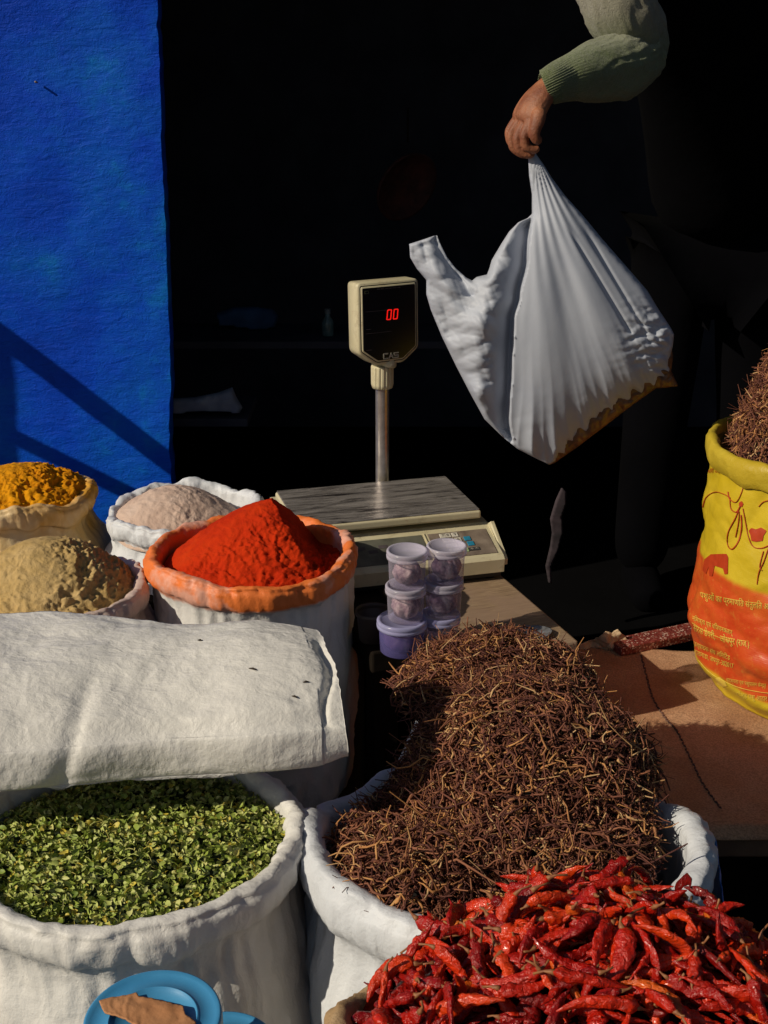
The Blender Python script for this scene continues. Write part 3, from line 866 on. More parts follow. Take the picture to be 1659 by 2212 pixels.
def inset_poly(pts, k):
    m = len(pts); out = []
    for i in range(m):
        p, a, b = Vector(pts[i]), Vector(pts[i-1]), Vector(pts[(i+1) % m])
        e1 = (p-a).normalized(); e2 = (b-p).normalized()
        n1 = Vector((-e1.y, e1.x)); n2 = Vector((-e2.y, e2.x)); bis = (n1+n2).normalized()
        out.append(p + bis*(k/max(.3, bis.dot(n1))))
    return out
def prism(poly, y0, y1, bev=0.0):
    "poly in x,z extruded along y; front (y0) edge bevelled"
    n = len(poly); vs = []
    rings = [(y1, 0.0), (y0+bev, 0.0), (y0+bev*.3, bev*.7), (y0, bev)] if bev else [(y1, 0), (y0, 0)]
    for y, k in rings:
        for p in (inset_poly(poly, k) if k else poly): vs.append((p[0], y, p[1]))
    fs = []
    for r in range(len(rings)-1):
        for i in range(n):
            j = (i+1) % n; fs.append((r*n+i, r*n+j, (r+1)*n+j, (r+1)*n+i))
    fs.append(tuple(range(n))[::-1]); fs.append(tuple((len(rings)-1)*n+i for i in range(n)))
    return vs, fs
def scale_():
    A = atZ(1040, 1102, .712)                              # front right corner of the platform
    rz = rad(15.5)
    t = thing('weighing_scale', 'electronic weighing scale with steel platform and raised display on a pole', 'scale', (A.x, A.y, .60), rz)
    PW, PD = .362, .215
    # platform: steel plate over ivory rim
    bm = bmesh.new(); box_bm(bm, (-PW/2, PD/2, .103), (PW, PD, .016), .004, 3)
    pf = obj_bm('platform', bm, M_IVORY, t)
    bm = bmesh.new(); box_bm(bm, (-PW/2, PD/2, .1125), (PW-.006, PD-.006, .004), .0015, 2)
    obj_bm('steel_plate', bm, M_STEEL, pf)
    box('platform_support', (-PW/2-.01, PD/2+.01, .085), (PW-.05, PD-.03, .022), simple('olive_plastic', (.30, .26, .11), (.2, .17, .07), 20, .6), t, .003)
    # body with sloping front: profile in y,z extruded along x
    x0, x1 = -PW-.012, .026
    prof = [(-.088, .018), (-.090, .044), (-.084, .050), (.004, .078), (.012, .083), (PD+.05, .083), (PD+.05, .018)]
    bm = bmesh.new()
    L = [bm.verts.new((x0, y, z)) for y, z in prof]; Rr = [bm.verts.new((x1, y, z)) for y, z in prof]
    bm.faces.new(L); bm.faces.new(Rr[::-1])
    for i in range(len(prof)):
        j = (i+1) % len(prof); bm.faces.new((L[i], L[j], Rr[j], Rr[i]))
    es = [e for e in bm.edges if abs(e.verts[0].co.x-e.verts[1].co.x) < 1e-6]
    bmesh.ops.bevel(bm, geom=es, offset=.010, segments=3, affect='EDGES')
    obj_bm('housing', bm, M_IVORY, t)
    box('base', ((x0+x1)/2-.002, .085, .0125), (x1-x0-.02, .33, .013), M_BLACKP, t, .002)
    for fx in (x0+.03, x1-.03):
        for fy in (-.06, .22): lathe('foot', [(.0001, 0), (.012, 0), (.013, .003), (.010, .0065), (.0001, .0065)], M_BLACKP, t, 16, (fx, fy, 0))
    # the two panels lie on the slope
    sl_a = math.atan2(.028, .088); O = Vector((0, -.084, .050))
    def on(u_, w_, h_=0.0):                                # u along x, w up the slope
        return Vector((u_, O.y + w_*math.cos(sl_a) - h_*math.sin(sl_a), O.z + w_*math.sin(sl_a) + h_*math.cos(sl_a)))
    Rm = Matrix.Rotation(sl_a, 4, 'X')
    def slab(name, uc, wc, su, sw, h0, th, m, par=t, bev=.0008):
        return box(name, on(uc, wc, h0+th/2), (su, sw, th), m, par, bev, Rm)
    kp = slab('key_panel', -.052, .045, .118, .074, 0, .0015, M_KPANEL)
    lp = slab('tariff_panel', -.245, .045, .245, .074, 0, .0015, M_PANEL)
    slab('divider', -.1175, .046, .003, .078, 0, .0022, M_IVORY)
    def ink(name, body, size, uc, wc, h_, m, par):
        vs, fs = text_mesh(body, size)
        obj(name, [on(uc+v.x, wc+v.y, h_) for v in vs], fs, m, par, False)
    KX, KW = [-.083, -.0735, -.059, -.0445, -.030], [.071, .0555, .040, .0245]
    lay = [('789', 0), ('456', 0), ('123', 0), ('0.C', 0)]
    for r, row in enumerate(('789', '456', '123', '0.C')):
        for q, ch in enumerate(row):
            m = M_KGREEN if ch == 'C' else M_KEY
            k = slab('key', KX[q]+.006*r*.35, KW[r], .0125, .0125, .0015, .0016, m, kp)
            ink('key_mark', ch, .0095, KX[q]+.006*r*.35, KW[r], .0035, M_KDARK, k)
    for r in (1, 2):
        slab('key', KX[3]+.004+.002*r, KW[r]+.001, .013, .0125, .0015, .0016, M_KBLUE, kp)
    k = slab('key', KX[3]+.010, KW[3], .022, .009, .0015, .0012, M_KDARK, kp); ink('key_mark', '-0- -T-', .0065, KX[3]+.010, KW[3], .003, M_LOGO, k)
    for q in range(7): slab('tariff_line', -.16-q*.022, .058-.012*(q % 2), .018, .009, .0015, .0006, M_FAINT, lp, .0002)
    # pole, collar, knob
    B = atY(826, 1052, A.y+.165)                           # pole seen just behind the plate
    inv = Matrix.Rotation(-rz, 4, 'Z')
    l_ = inv @ Vector((B.x-A.x, .215+.0, 0)); px_, py_ = l_.x, PD+.030
    w_ = Matrix.Rotation(rz, 4, 'Z') @ Vector((px_, py_, 0)); 
    px_ += (atY(826, 900, A.y+w_.y).x - (A.x+w_.x))/math.cos(rz)
    w_ = Matrix.Rotation(rz, 4, 'Z') @ Vector((px_, py_, 0)); PY = A.y+w_.y; PX = A.x+w_.x
    zt = lambda v: atY(826, v, PY).z - .60
    rp = .0140
    lathe('pole', [(rp, .02), (rp, zt(838)+.01)], M_TUBE, t, 40, (px_, py_, 0))
    zc0, zc1 = zt(836), zt(788)
    def rib(r, z, a): return r - (.0016*max(0, math.sin(a*15))**.5 if zc0+.004 < z < zc1-.003 and r > .02 else 0)
    lathe('collar', [(.014, zc0-.002), (.0205, zc0-.001), (.0225, zc0+.006), (.0228, zc0+.007), (.0230, zc1-.004), (.0226, zc1-.002), (.018, zc1), (.001, zc1+.001)], M_IVORY, t, 150, (px_, py_, 0), rib)
    # neck and thumb knob in front
    lathe('neck', [(.017, zc1), (.017, zc1+.012), (.010, zc1+.022), (.001, zc1+.023)], M_IVORY, t, 32, (px_-.004, py_+.004, 0))
    kn = lathe('knob', [(.0155, 0), (.0165, .003), (.0155, .008), (.010, .017), (.004, .0215), (.0005, .022)], M_IVORY, t, 32)
    kn.location = (px_+.008, py_-.014, zc1+.002); kn.rotation_euler = (rad(10), rad(12), 0)
    # display head turned a bit further
    hd = bpy.data.objects.new('display_head', None); C.objects.link(hd); hd.parent = t
    hz = rad(28) - rz; z0, z1 = zt(781), zt(604)
    H = z1-z0; W = .136
    hd.location = (px_+.002, py_-.006, z0); hd.rotation_euler = (rad(-2), 0, hz)
    # as a mesh part, not an empty: the shell carries the rest
    poly = [(-W/2, H*.165), (-W*.22, 0), (W*.24, 0), (W/2, H*.165), (W/2, H), (-W/2, H)]
    vs, fs = prism(rounded(poly, .009), -.022, .018, .003)
    shell = obj('display_head', vs, fs, M_IVORY, t); shell.location = hd.location; shell.rotation_euler = hd.rotation_euler
    bpy.data.objects.remove(hd); shell.name = 'display_head'
    p2 = [tuple(q) for q in inset_poly(poly, .0052)]; p3 = inset_poly(poly, .0072)
    vs, fs = prism(rounded(p2, .005), -.0228, -.0215); obj('gasket', vs, fs, M_BLACKP, shell, False)
    vs, fs = prism(rounded([tuple(q) for q in p3], .004), -.0245, -.0222, .001); bz = obj('bezel', vs, fs, M_IVORY, shell)
    p4 = inset_poly(poly, .0100)
    vs, fs = prism(rounded([tuple(q) for q in p4], .003), -.0252, -.0240); scn = obj('screen', vs, fs, M_SCREEN, shell, False)
    FY = -.0256
    def ink2(name, body, size, x, z, m, sx=1.0, par=None):
        vs, fs = text_mesh(body, size)
        return obj(name, [(x+v.x*sx, FY, z+v.y) for v in vs], fs, m, par or scn, False)
    # logo drawn as block strokes: C A S
    def strokes(name, segs, m, w, depth=.0006, par=None):
        vs, fs = [], []
        for (ax, az, bx, bz_) in segs:
            d = Vector((bx-ax, bz_-az)); L = d.length; d.normalize(); n_ = Vector((-d.y, d.x))*w/2
            e = d*w*.45; b = len(vs)
            for (q, s1) in (((ax, az), -1), ((bx, bz_), 1)):
                for s2 in (-1, 1):
                    for y in (FY, FY-depth): vs.append((q[0]+e.x*s1+n_.x*s2, y, q[1]+e.y*s1+n_.y*s2))
            fs += [(b, b+2, b+6, b+4), (b+1, b+3, b+7, b+5), (b, b+1, b+5, b+4), (b+2, b+3, b+7, b+6), (b, b+1, b+3, b+2), (b+4, b+5, b+7, b+6)]
        return obj(name, vs, fs, m, par or scn, False)
    lx, lz, lw, lh, gp = -.014, .0125, .0088, .0092, .0030
    segs = [(lx+lw, lz+lh, lx, lz+lh), (lx, lz+lh, lx, lz), (lx, lz, lx+lw, lz)]
    x_ = lx+lw+gp; segs += [(x_, lz, x_+lw*.5, lz+lh), (x_+lw*.5, lz+lh, x_+lw, lz), (x_+lw*.3, lz+lh*.35, x_+lw*.75, lz+lh*.35)]
    x_ += lw+gp; segs += [(x_+lw, lz+lh, x_, lz+lh), (x_, lz+lh, x_, lz+lh*.5), (x_, lz+lh*.5, x_+lw, lz+lh*.5), (x_+lw, lz+lh*.5, x_+lw, lz), (x_+lw, lz, x_, lz)]
    strokes('logo', segs, M_LOGO, .0022)
    for k, x in enumerate((-.006, .0085)):
        z = H*.545; w, h_ = .0085, .0185; sk = .0022
        segs = [(x, z+.001, x+sk*.5, z+h_/2-.001), (x+sk*.5, z+h_/2+.001, x+sk, z+h_-.001), (x+w, z+.001, x+w+sk*.5, z+h_/2-.001), (x+w+sk*.5, z+h_/2+.001, x+w+sk, z+h_-.001),
                (x+.001, z, x+w-.001, z), (x+sk+.001, z+h_, x+w+sk-.001, z+h_)]
        strokes('digit', segs, M_LED, .0021)
    for (xa, z, L) in ((-.052, H*.66, .05), (-.052, H*.40, .056), (-.052, H*.45, .010), (-.052, H*.20, .011)):
        strokes('printed_line', [(xa, z, xa+L, z)], M_FAINT, .0007, .0003)
    strokes('battery_mark', [(-.053, H*.905, -.045, H*.905), (-.053, H*.875, -.045, H*.875), (-.053, H*.905, -.053, H*.875), (-.045, H*.905, -.045, H*.875)], simple('olive_print', (.12, .13, .07), rough=.6), .0010, .0003)
    strokes('printed_caption', [(-.026+i*.009, H*.915, -.026+i*.009+.0055, H*.915) for i in range(6)], M_FAINT, .0012, .0003)
scale_()

# ------------------------------------------------------------------ plastic jars
def jar_mat(name, tint, solid):
    t = NT(name); t.set(Base_Color=tint, Roughness=.22); t.b.inputs['Specular IOR Level'].default_value = .6
    tr = t.n('ShaderNodeBsdfTransparent'); tr.inputs[0].default_value = (.93, .9, .97, 1)
    mx = t.n('ShaderNodeMixShader'); lw_ = t.n('ShaderNodeLayerWeight', i_Blend=.35)
    f = t.math('ADD', t.math('MULTIPLY', lw_.outputs['Facing'], .5), solid); f2 = t.math('MINIMUM', f, 1.0)
    t.l(f2, mx.inputs[0]); t.l(tr.outputs[0], mx.inputs[1]); t.l(t.b.outputs[0], mx.inputs[2]); t.l(mx.outputs[0], t.out.inputs[0])
    t.bump(t.noise(30, 2), .3, .001); return t.m
M_JAR = jar_mat('clear_plastic', (.60, .56, .70), .08); M_JARB = jar_mat('violet_plastic', (.17, .15, .42), .40)
M_LID = jar_mat('frosted_lid', (.70, .66, .80), .42); M_LIDB = jar_mat('blue_frosted_lid', (.48, .48, .78), .55)
def pouch_mat():
    t = NT('paper_pouch'); t.set(Base_Color=t.ramp(t.noise(50, 5, .6), [(.35, (.10, .05, .08)), (.48, (.34, .22, .24)), (.62, (.66, .52, .47))]), Roughness=.6)
    t.bump(t.noise(70, 4, .6, None, 1), .8, .004); return t.m
M_POUCH = pouch_mat(); M_POUCHB = simple('violet_pouch', (.14, .07, .16), (.06, .03, .10), 60, .6)
def jar(label, x, y, z, r, h, body, lid, pouch, seed):
    t = thing('plastic_jar', label, 'jar', (x, y, z), seed, 'stacked plastic jars on the table')
    bt = h-.014
    lathe('jar_body', [(.0005, .001), (r*.86, .001), (r*.90, .003), (r*.93, bt*.6), (r*.95, bt)], body, t, 48)
    l = lathe('lid', [(r*.93, bt-.002), (r*1.04, bt-.001), (r*1.05, bt+.004), (r*1.01, bt+.0048), (r*1.04, bt+.006), (r*1.04, bt+.0105), (r*1.0, bt+.0125), (r*.90, bt+.0125), (r*.87, bt+.0105), (.0005, bt+.0110)], lid, t, 48)
    def crum(rr, z_, a):
        return rr*(1+.18*fold(Vector((math.cos(a)*1.2, math.sin(a)*1.2, z_*22)), 1.1, seed))
    lathe('pouch', [(.0005, .004)]+[(r*.72*math.sin(.25+k/9*2.5)**.5, .004+(bt-.012)*k/9) for k in range(10)]+[(.0005, bt-.007)], pouch, t, 48, (0, 0, 0), crum)
    return t
def stacks():
    yA = 1.805
    def at(u, v, Y): return atY(u, v, Y)
    for (us, Y, spec) in (((868, 876, 879), 1.80, 'left'), ((950, 957, 963), 1.825, 'right')):
        z = .600
        hs = (.060, .062, .062) if spec == 'left' else (.058, .062, .062)
        rs = (.0400, .0322, .0322) if spec == 'left' else (.0325, .0318, .0318)
        nm = {'left': ('wide violet jar, bottom of the left stack', 'middle jar of the left stack, pale pouch inside', 'top jar of the left stack under a frosted lid'),
              'right': ('bottom jar of the right stack, half hidden by the roots', 'middle jar of the right stack showing a brown pouch', 'top jar of the right stack nearest the keypad')}[spec]
        for k in range(3):
            X = at(us[k], 1390-60*k, Y).x
            jar(nm[k], X, Y, z, rs[k], hs[k], M_JARB if (k == 0 and spec == 'left') else M_JAR, M_LIDB if k == 0 else M_LID, M_POUCHB if (k == 0 and spec == 'left') else M_POUCH, .7*k+(2.1 if spec == 'right' else 0))
            z += hs[k]-.0010
stacks()
P = atY(806, 1312, 1.84)
t = thing('dark_cup', 'dark open plastic tub in the shade between red sack and jars', 'cup', (P.x, P.y, .60))
Mc = simple('brown_tub', (.07, .05, .04), (.04, .03, .025), 20, .5)
lathe('tub', [(.0005, .004), (.024, .004), (.0275, P.z-.61), (.0285, P.z-.605), (.030, P.z-.604), (.030, P.z-.612), (.0262, P.z-.615), (.023, .002), (.0005, .001)], Mc, t, 40)

# thin dish added for a shadow and bluish worn patch on the table front
P = atZ(1128, 1376, .602)
t = thing('shadow_patch_dish', 'thin dish standing in for a shadow and worn patch on the table corner', 'dish', (P.x, P.y, .600), TR)
Md = simple('shadow_patch_metal', (.32, .33, .36), (.06, .055, .05), 40, .45, metal=.4)
o = lathe('bowl', [(.0005, .001), (.03, .0012), (.052, .004), (.056, .008), (.058, .008), (.054, .003), (.03, .0002), (.0005, .0002)], Md, t, 48)
o.scale = (.95, .5, 1); o.location.z = .0004

# ------------------------------------------------------------------ right hand ledge with the burlap mat
t = thing('wooden_ledge', 'low plank ledge under the burlap mat', 'bench', (.9, 1.87, 0))
box('plank', (0, 0, .388), (1.36, .62, .045), simple('ledge_wood', (.17, .095, .055), (.09, .05, .03), 18, .7, 60, .002), t, .004)
for x in (-.6, .6):
    for y in (-.26, .26): box('leg', (x, y, .182), (.06, .06, .364), M_DARKWOOD, t)
def burlap():
    vs, fs = [], []; nx, ny = 200, 130
    for j in range(ny+1):
        for i in range(nx+1):
            x = lerp(.24, 1.54, i/nx); k = j/ny
            y = lerp(1.552+.004*N(x*9, 1), 2.175+.03*N(x*4, 2), k)
            z = .414 + .004*abs(N(x*5, y*6, 3)) + .0016*abs(N(x*14, y*14, 8))
            # a low wavy fold running away from the viewer
            cx_ = atZ(1470, 1600, .42).x + (y-1.8)*(-.28) + .02*N(y*6, 4)
            z += .003*crease2(x*9, y*11, 2)
            if k < .03: z -= .012*(1-k/.03)
            vs.append((x, y, z))
    for j in range(ny):
        for i in range(nx):
            fs.append((j*(nx+1)+i, j*(nx+1)+i+1, (j+1)*(nx+1)+i+1, (j+1)*(nx+1)+i))
    t = thing('burlap_mat', 'brown burlap mat spread on the ledge under the yellow sack', 'mat', (.9, 1.87, .414))
    o = obj('mat_cloth', [(a-.9, b-1.87, c-.414) for a, b, c in vs], fs, M_BURLAP, t)
    md = o.modifiers.new('thickness', 'SOLIDIFY'); md.thickness = .003; md.offset = 1
    # dark stitched seam
    m = simple('seam_thread', (.17, .085, .06), (.10, .05, .04), 50, .9); bv = BVHTree.FromPolygons([Vector(v) for v in vs], fs)
    path = resample([(1385, 1418, 0), (1398, 1470, 0), (1412, 1515, 0), (1440, 1560, 0), (1462, 1583, 0), (1490, 1640, 0), (1520, 1700, 0), (1560, 1755, 0)], 64)
    for k in range(0, 62, 1):
        pa, pb = path[k], path[k+1]; pm = pa.lerp(pb, .8)
        h1 = bv.ray_cast(Vector((0, 0, CZ)), ray(pa.x, pa.y).normalized()); h2 = bv.ray_cast(Vector((0, 0, CZ)), ray(pm.x, pm.y).normalized())
        if h1[0] is None or h2[0] is None: continue
        if k == 0: sv, sf = [], []
        o_ = Vector((.9, 1.87, .414)); up = Vector((0, 0, .0036))
        w = Vector((.0012 if k % 2 else -.0012, 0, 0))
        tube_data([h1[0]+up-o_-w, (h1[0]+h2[0])/2+up+Vector((0, 0, .0008))-o_, h2[0]+up-o_+w], [.0009, .0021, .0009], 5, True, None, sv, sf)
    obj('seam', sv, sf, m, t)
burlap()
# crumpled brown paper behind the table corner
out = [(1250, 1428), (1252, 1392), (1285, 1384), (1308, 1362), (1322, 1368), (1335, 1360), (1352, 1378), (1372, 1408), (1340, 1412), (1300, 1410)]
V, F, B = fill_outline(out, 2.5)
vs = []
for k, (u, v) in enumerate(V):
    p = atY(u, v, 2.17); p.z = max(p.z, .417)
    p.y += .02*N(p.x*30, p.z*30, 4) + .006*fold(p, 40, 2)
    vs.append(tuple(p))
o = obj('brown_paper', vs, F, simple('kraft_paper', (.62, .46, .29), (.5, .35, .2), 30, .8, 120, .002), None, True, (.45, 2.17, .42))
md = o.modifiers.new('thickness', 'SOLIDIFY'); md.thickness = .0012
tag(o, 'crumpled brown paper scrap beside the table corner', 'paper')
# speckled red granite slab
def granite():
    tt = NT('red_granite'); vo = tt.n('ShaderNodeTexVoronoi', i_Scale=330.0); tt.l(tt.tc.outputs['Object'], vo.inputs[0])
    sx = tt.n('ShaderNodeSeparateColor'); tt.l(vo.outputs['Color'], sx.inputs[0])
    tt.set(Base_Color=tt.ramp(sx.outputs[0], [(.0, (.10, .018, .016)), (.55, (.24, .045, .035)), (.8, (.30, .08, .06)), (.93, (.6, .42, .34))]), Roughness=.4)
    a, b = atZ(1345, 1402, .436), atZ(1560, 1356, .436)
    ang = math.atan2(b.y-a.y, b.x-a.x); L = (b-a).length
    o = box('granite_slab', (L/2, .026, -.009), (L, .046, .018), tt.m, None, .002)
    o.location = a; o.rotation_euler = (0, 0, ang)
    tag(o, 'speckled dark red granite strip behind the burlap mat', 'slab')
granite()

# ------------------------------------------------------------------ yellow printed sack
YC = Vector((.822, 2.035, 0)); YR = .236
def yellow_sack():
    zb, zr = .422, .868
    nt, nz = 320, 110
    tt = NT('printed_yellow_weave'); sx = tt.n('ShaderNodeSeparateXYZ'); tt.l(tt.tc.outputs['Object'], sx.inputs[0])
    wz = tt.math('ADD', sx.outputs['Z'], tt.math('MULTIPLY', tt.math('SUBTRACT', tt.noise(7, 3), .5), .022))
    f = tt.ramp(wz, [(.248, 1), (.256, 0)])
    f2 = tt.ramp(wz, [(.045, 0), (.052, 1)])
    orange = tt.ramp(tt.noise(14, 6, .7), [(.3, (.56, .045, .010)), (.5, (.62, .085, .015)), (.75, (.64, .15, .02))])
    orange = tt.mix(tt.ramp(tt.noise(60, 6, .75), [(.56, 0), (.70, .45)]), orange, (.62, .32, .05))
    yel = tt.ramp(tt.noise(10, 6), [(.3, (.52, .37, .010)), (.7, (.66, .48, .03))])
    tt.set(Base_Color=tt.mix(tt.math('MULTIPLY', f, f2), yel, orange), Roughness=.42)
    tt.b.inputs['Specular IOR Level'].default_value = .45
    tt.bump(tt.math('ABSOLUTE', tt.math('SUBTRACT', tt.noise(14, 4, .5, tt.stretch(1, 1, 1.8), .2), .5)), .5, -.006)
    tt.bump(tt.noise(90, 5, .6), .5, .0014)
    w1 = tt.n('ShaderNodeTexWave', i_Scale=95.0); w1.bands_direction = 'Z'; tt.l(tt.tc.outputs['Object'], w1.inputs[0]); tt.bump(w1.outputs['Fac'], .12, .0003)
    MY = tt.m
    def prof(s):                                           # 0 bottom .. 1 top
        return curve_at([(0, .86), (.10, .97), (.30, 1.05), (.5, 1.045), (.75, 1.02), (1.0, .985)], s)
    def P(a, z, off=0.0):
        s = (z-zb)/(zr-zb); ca, sa = math.cos(a), math.sin(a)
        r = YR*prof(s) + .010*N(ca*2, sa*2, z*5) + .0150*crease2(a*4, z*14, 3.0) + .0050*crease2(a*11, z*40, 5.0) + off
        if s > .9: r += .003*math.sin(a*24+2*N(ca*3, sa*3))*(s-.9)*10
        r += .004*math.sin(z*95+3*N(ca*2, sa*2, z*6))*smooth01((.45-s)*4)*.5
        return Vector((YC.x+r*ca, YC.y+r*sa, z))
    vs, fs = [], []
    for k in range(nz+1):
        for i in range(nt): vs.append(P(2*math.pi*i/nt, lerp(zb, zr-.020, k/nz)))
    for k in range(nz):
        for i in range(nt):
            j = (i+1) % nt; fs.append((k*nt+i, k*nt+j, (k+1)*nt+j, (k+1)*nt+i))
    fs.append(tuple(range(nt))[::-1])
    t = thing('printed_sack', 'yellow and orange printed feed sack with a cow drawing and Hindi lettering', 'sack', (YC.x, YC.y, zb))
    O = Vector((YC.x, YC.y, zb))
    body = obj('sack_body', [v-O for v in vs], fs, MY, t)
    # turned down mouth
    rv, rf = [], []
    for k in range(15):
        s = k/14; ph = lerp(math.pi*1.1, -math.pi*.45, s)
        for i in range(nt):
            a = 2*math.pi*i/nt; ca, sa = math.cos(a), math.sin(a)
            q = .0145*(1+.3*N(ca*3, sa*3, 5) + .5*crease2(a*6, s*2, 4)); base = P(a, zr-.02)
            zz = zr + .010*N(ca*2, sa*2, 7) + .004*N(ca*7, sa*7, 7) + .012*max(0, -ca)
            r = 1.0*YR + math.cos(ph)*q*.7 + .002*fold(Vector((ca, sa, s)), 4, 1)
            rv.append(Vector((YC.x+r*ca, YC.y+r*sa, zz + math.sin(ph)*q*(1 if ph > 0 else 2.0) - q*.3)) - O)
    for k in range(14):
        for i in range(nt):
            j = (i+1) % nt; rf.append((k*nt+i, k*nt+j, (k+1)*nt+j, (k+1)*nt+i))
    obj('turned_rim', rv, rf, simple('plain_yellow_weave', (.60, .46, .05), (.48, .34, .02), 10, .45, 60, .003), t)
    bv = BVHTree.FromPolygons([Vector(v) for v in vs], fs)
    def surf(u, v, off=.0016):
        h = bv.ray_cast(Vector((0, 0, CZ)), ray(u, v).normalized())
        if h[0] is None: return None
        n_ = Vector((h[0].x-YC.x, h[0].y-YC.y, 0)).normalized()
        return h[0] + n_*off - O
    MR = simple('red_print', (.50, .050, .010), (.40, .04, .008), 60, .5); MYp = simple('yellow_print', (.78, .60, .10), (.66, .46, .06), 70, .5)
    def draw(name, lines, m, w):
        sv, sf = [], []
        for ln in lines:
            pts = resample([(a, b, 0) for a, b in ln], max(4, len(ln)*7))
            q = [surf(p.x, p.y) for p in pts]
            run = [x for x in q if x is not None]
            if len(run) > 3:
                tube_data(run, [w*(.8+.4*abs(N(k*.5, len(ln)))) for k in range(len(run))], 6, True, .5, sv, sf)
        if sv: obj(name, sv, sf, m, t)
    # cow head, line drawing (horns, brow, ears, muzzle)
    draw('cow_drawing', [
        [(1520, 1096), (1527, 1075), (1545, 1063), (1562, 1066), (1578, 1074)],
        [(1578, 1074), (1580, 1098), (1592, 1106), (1601, 1092)],
        [(1574, 1062), (1578, 1078), (1592, 1084), (1604, 1062), (1608, 1042)],
        [(1606, 1042), (1625, 1034), (1655, 1036), (1690, 1044)],
        [(1600, 1092), (1590, 1118), (1574, 1150), (1573, 1176), (1583, 1186), (1597, 1168), (1603, 1140), (1602, 1112)],
        [(1598, 1104), (1596, 1130), (1590, 1160)],
        [(1606, 1098), (1612, 1130), (1618, 1160), (1628, 1180), (1645, 1184), (1662, 1178)],
        [(1640, 1094), (1650, 1084), (1665, 1080)],
        [(1660, 1186), (1650, 1214), (1640, 1236), (1636, 1262)], [(1650, 1190), (1642, 1222), (1647, 1232)],
    ], MR, .0015)
    def blob(name, poly, m, step=2.0):
        V, F, B = fill_outline(poly, step)
        vv = [surf(u, v, .0013) for u, v in V]
        F = [f for f in F if all(vv[i] is not None for i in f)]
        vv = [x if x is not None else Vector((0, 0, 0)) for x in vv]
        obj(name, vv, F, m, t)
    blob('muzzle_print', [(1618, 1146), (1624, 1140), (1634, 1143), (1645, 1139), (1657, 1146), (1650, 1157), (1648, 1168), (1634, 1170), (1624, 1168), (1622, 1156)], MR)
    blob('eye_print', [(1597, 1086), (1603, 1082), (1607, 1088), (1604, 1095), (1598, 1094)], MR, 1.2)
    blob('grazing_cow_print', [(1519, 1232), (1523, 1208), (1537, 1197), (1570, 1196), (1574, 1203), (1573, 1240), (1566, 1240), (1563, 1228), (1545, 1222), (1540, 1244), (1533, 1244), (1532, 1224), (1526, 1240)], MR)
    def script(body, u, v, size, du, dv, arc=0.0, m=None, wd=1.0):
        vs_, fs_ = text_mesh(body, 1.0)
        if not vs_: return
        x0 = min(p.x for p in vs_)
        out_ = []
        for p in vs_:
            X = (p.x-x0)*size*wd
            q = surf(u + X, v + X*dv/du + arc*X*X - p.y*size, .0012)
            out_.append(q)
        F = [f for f in fs_ if all(out_[i] is not None for i in f)]
        out_ = [x if x is not None else Vector((0, 0, 0)) for x in out_]
        obj('lettering', out_, F, m or MYp, t, False)
    script('पशुओं का प्रमाणित संतुलित आहार', 1514, 1285, 19, 100, 26, -.0006, None, .68)
    script('निमार्ता एवं विपणनकतार्', 1497, 1335, 15, 100, 42, -.0006, None, .62)
    script('सरस डेयरी,', 1499, 1356, 20, 100, 46, -.0012, None, .58)
    script('जोधपुर (राज.)', 1556, 1379, 20, 100, 26, -.0010, None, .62)
    script('उत्पादक संघ लिमिटेड', 1500, 1390, 14, 100, 48, -.0010, None, .70)
    script('रातानाडा, जयपुर-302017', 1502, 1408, 15, 100, 46, -.0010, None, .60)
    script('सदस्यता एवं पशुपालन केन्द्र', 1570, 1468, 12, 100, 22, -.0008, None, .66)
    script('गोल्ड पशु आहार', 1592, 1500, 15, 100, 20, -.0008, None, .72)
    script('चारा उत्सव', 1530, 1018, 15, 100, -10, 0, MR, .55)
    draw('printed_rule', [[(1497, 1345), (1530, 1366), (1570, 1382), (1586, 1386)], [(1510, 1425), (1540, 1456), (1590, 1482), (1640, 1494), (1680, 1498)]], MYp, .0011)
    blob('yellow_spot', [(1546, 1465), (1556, 1462), (1566, 1470), (1572, 1482), (1562, 1484), (1551, 1478)], MYp)
    return zr
yellow_sack()
pkY = atY(1705, 760, YC.y)
_hy = lumps([(YC.x-.005, YC.y, .195, .19, 0, .25, 3.2)], .860)
def hY(x, y, s=None, a=None): return _hy(x, y) + .008*N(x*16, y*16, 9)
okY = lambda x, y: math.hypot(x-YC.x, y-YC.y) < .20
tag(mound('root_bed', YC.x, YC.y, lambda a: (.198, .198), lambda x, y, s, a: hY(x, y)-.006, M_ROOTBED, 70, 160, None, 0.0, .84), 'near black bed standing in for shaded gaps between roots of the yellow sack', 'roots', None, 'stuff')
scatter_roots('dried_roots', 'thin brown roots heaped above the rim of the yellow sack', hY, (YC.x-.20, YC.x+.12, YC.y-.20, YC.y+.12, okY), 5600, M_ROOT, 8, origin=(YC.x, YC.y, .86), lift=.010, tilt=.6)

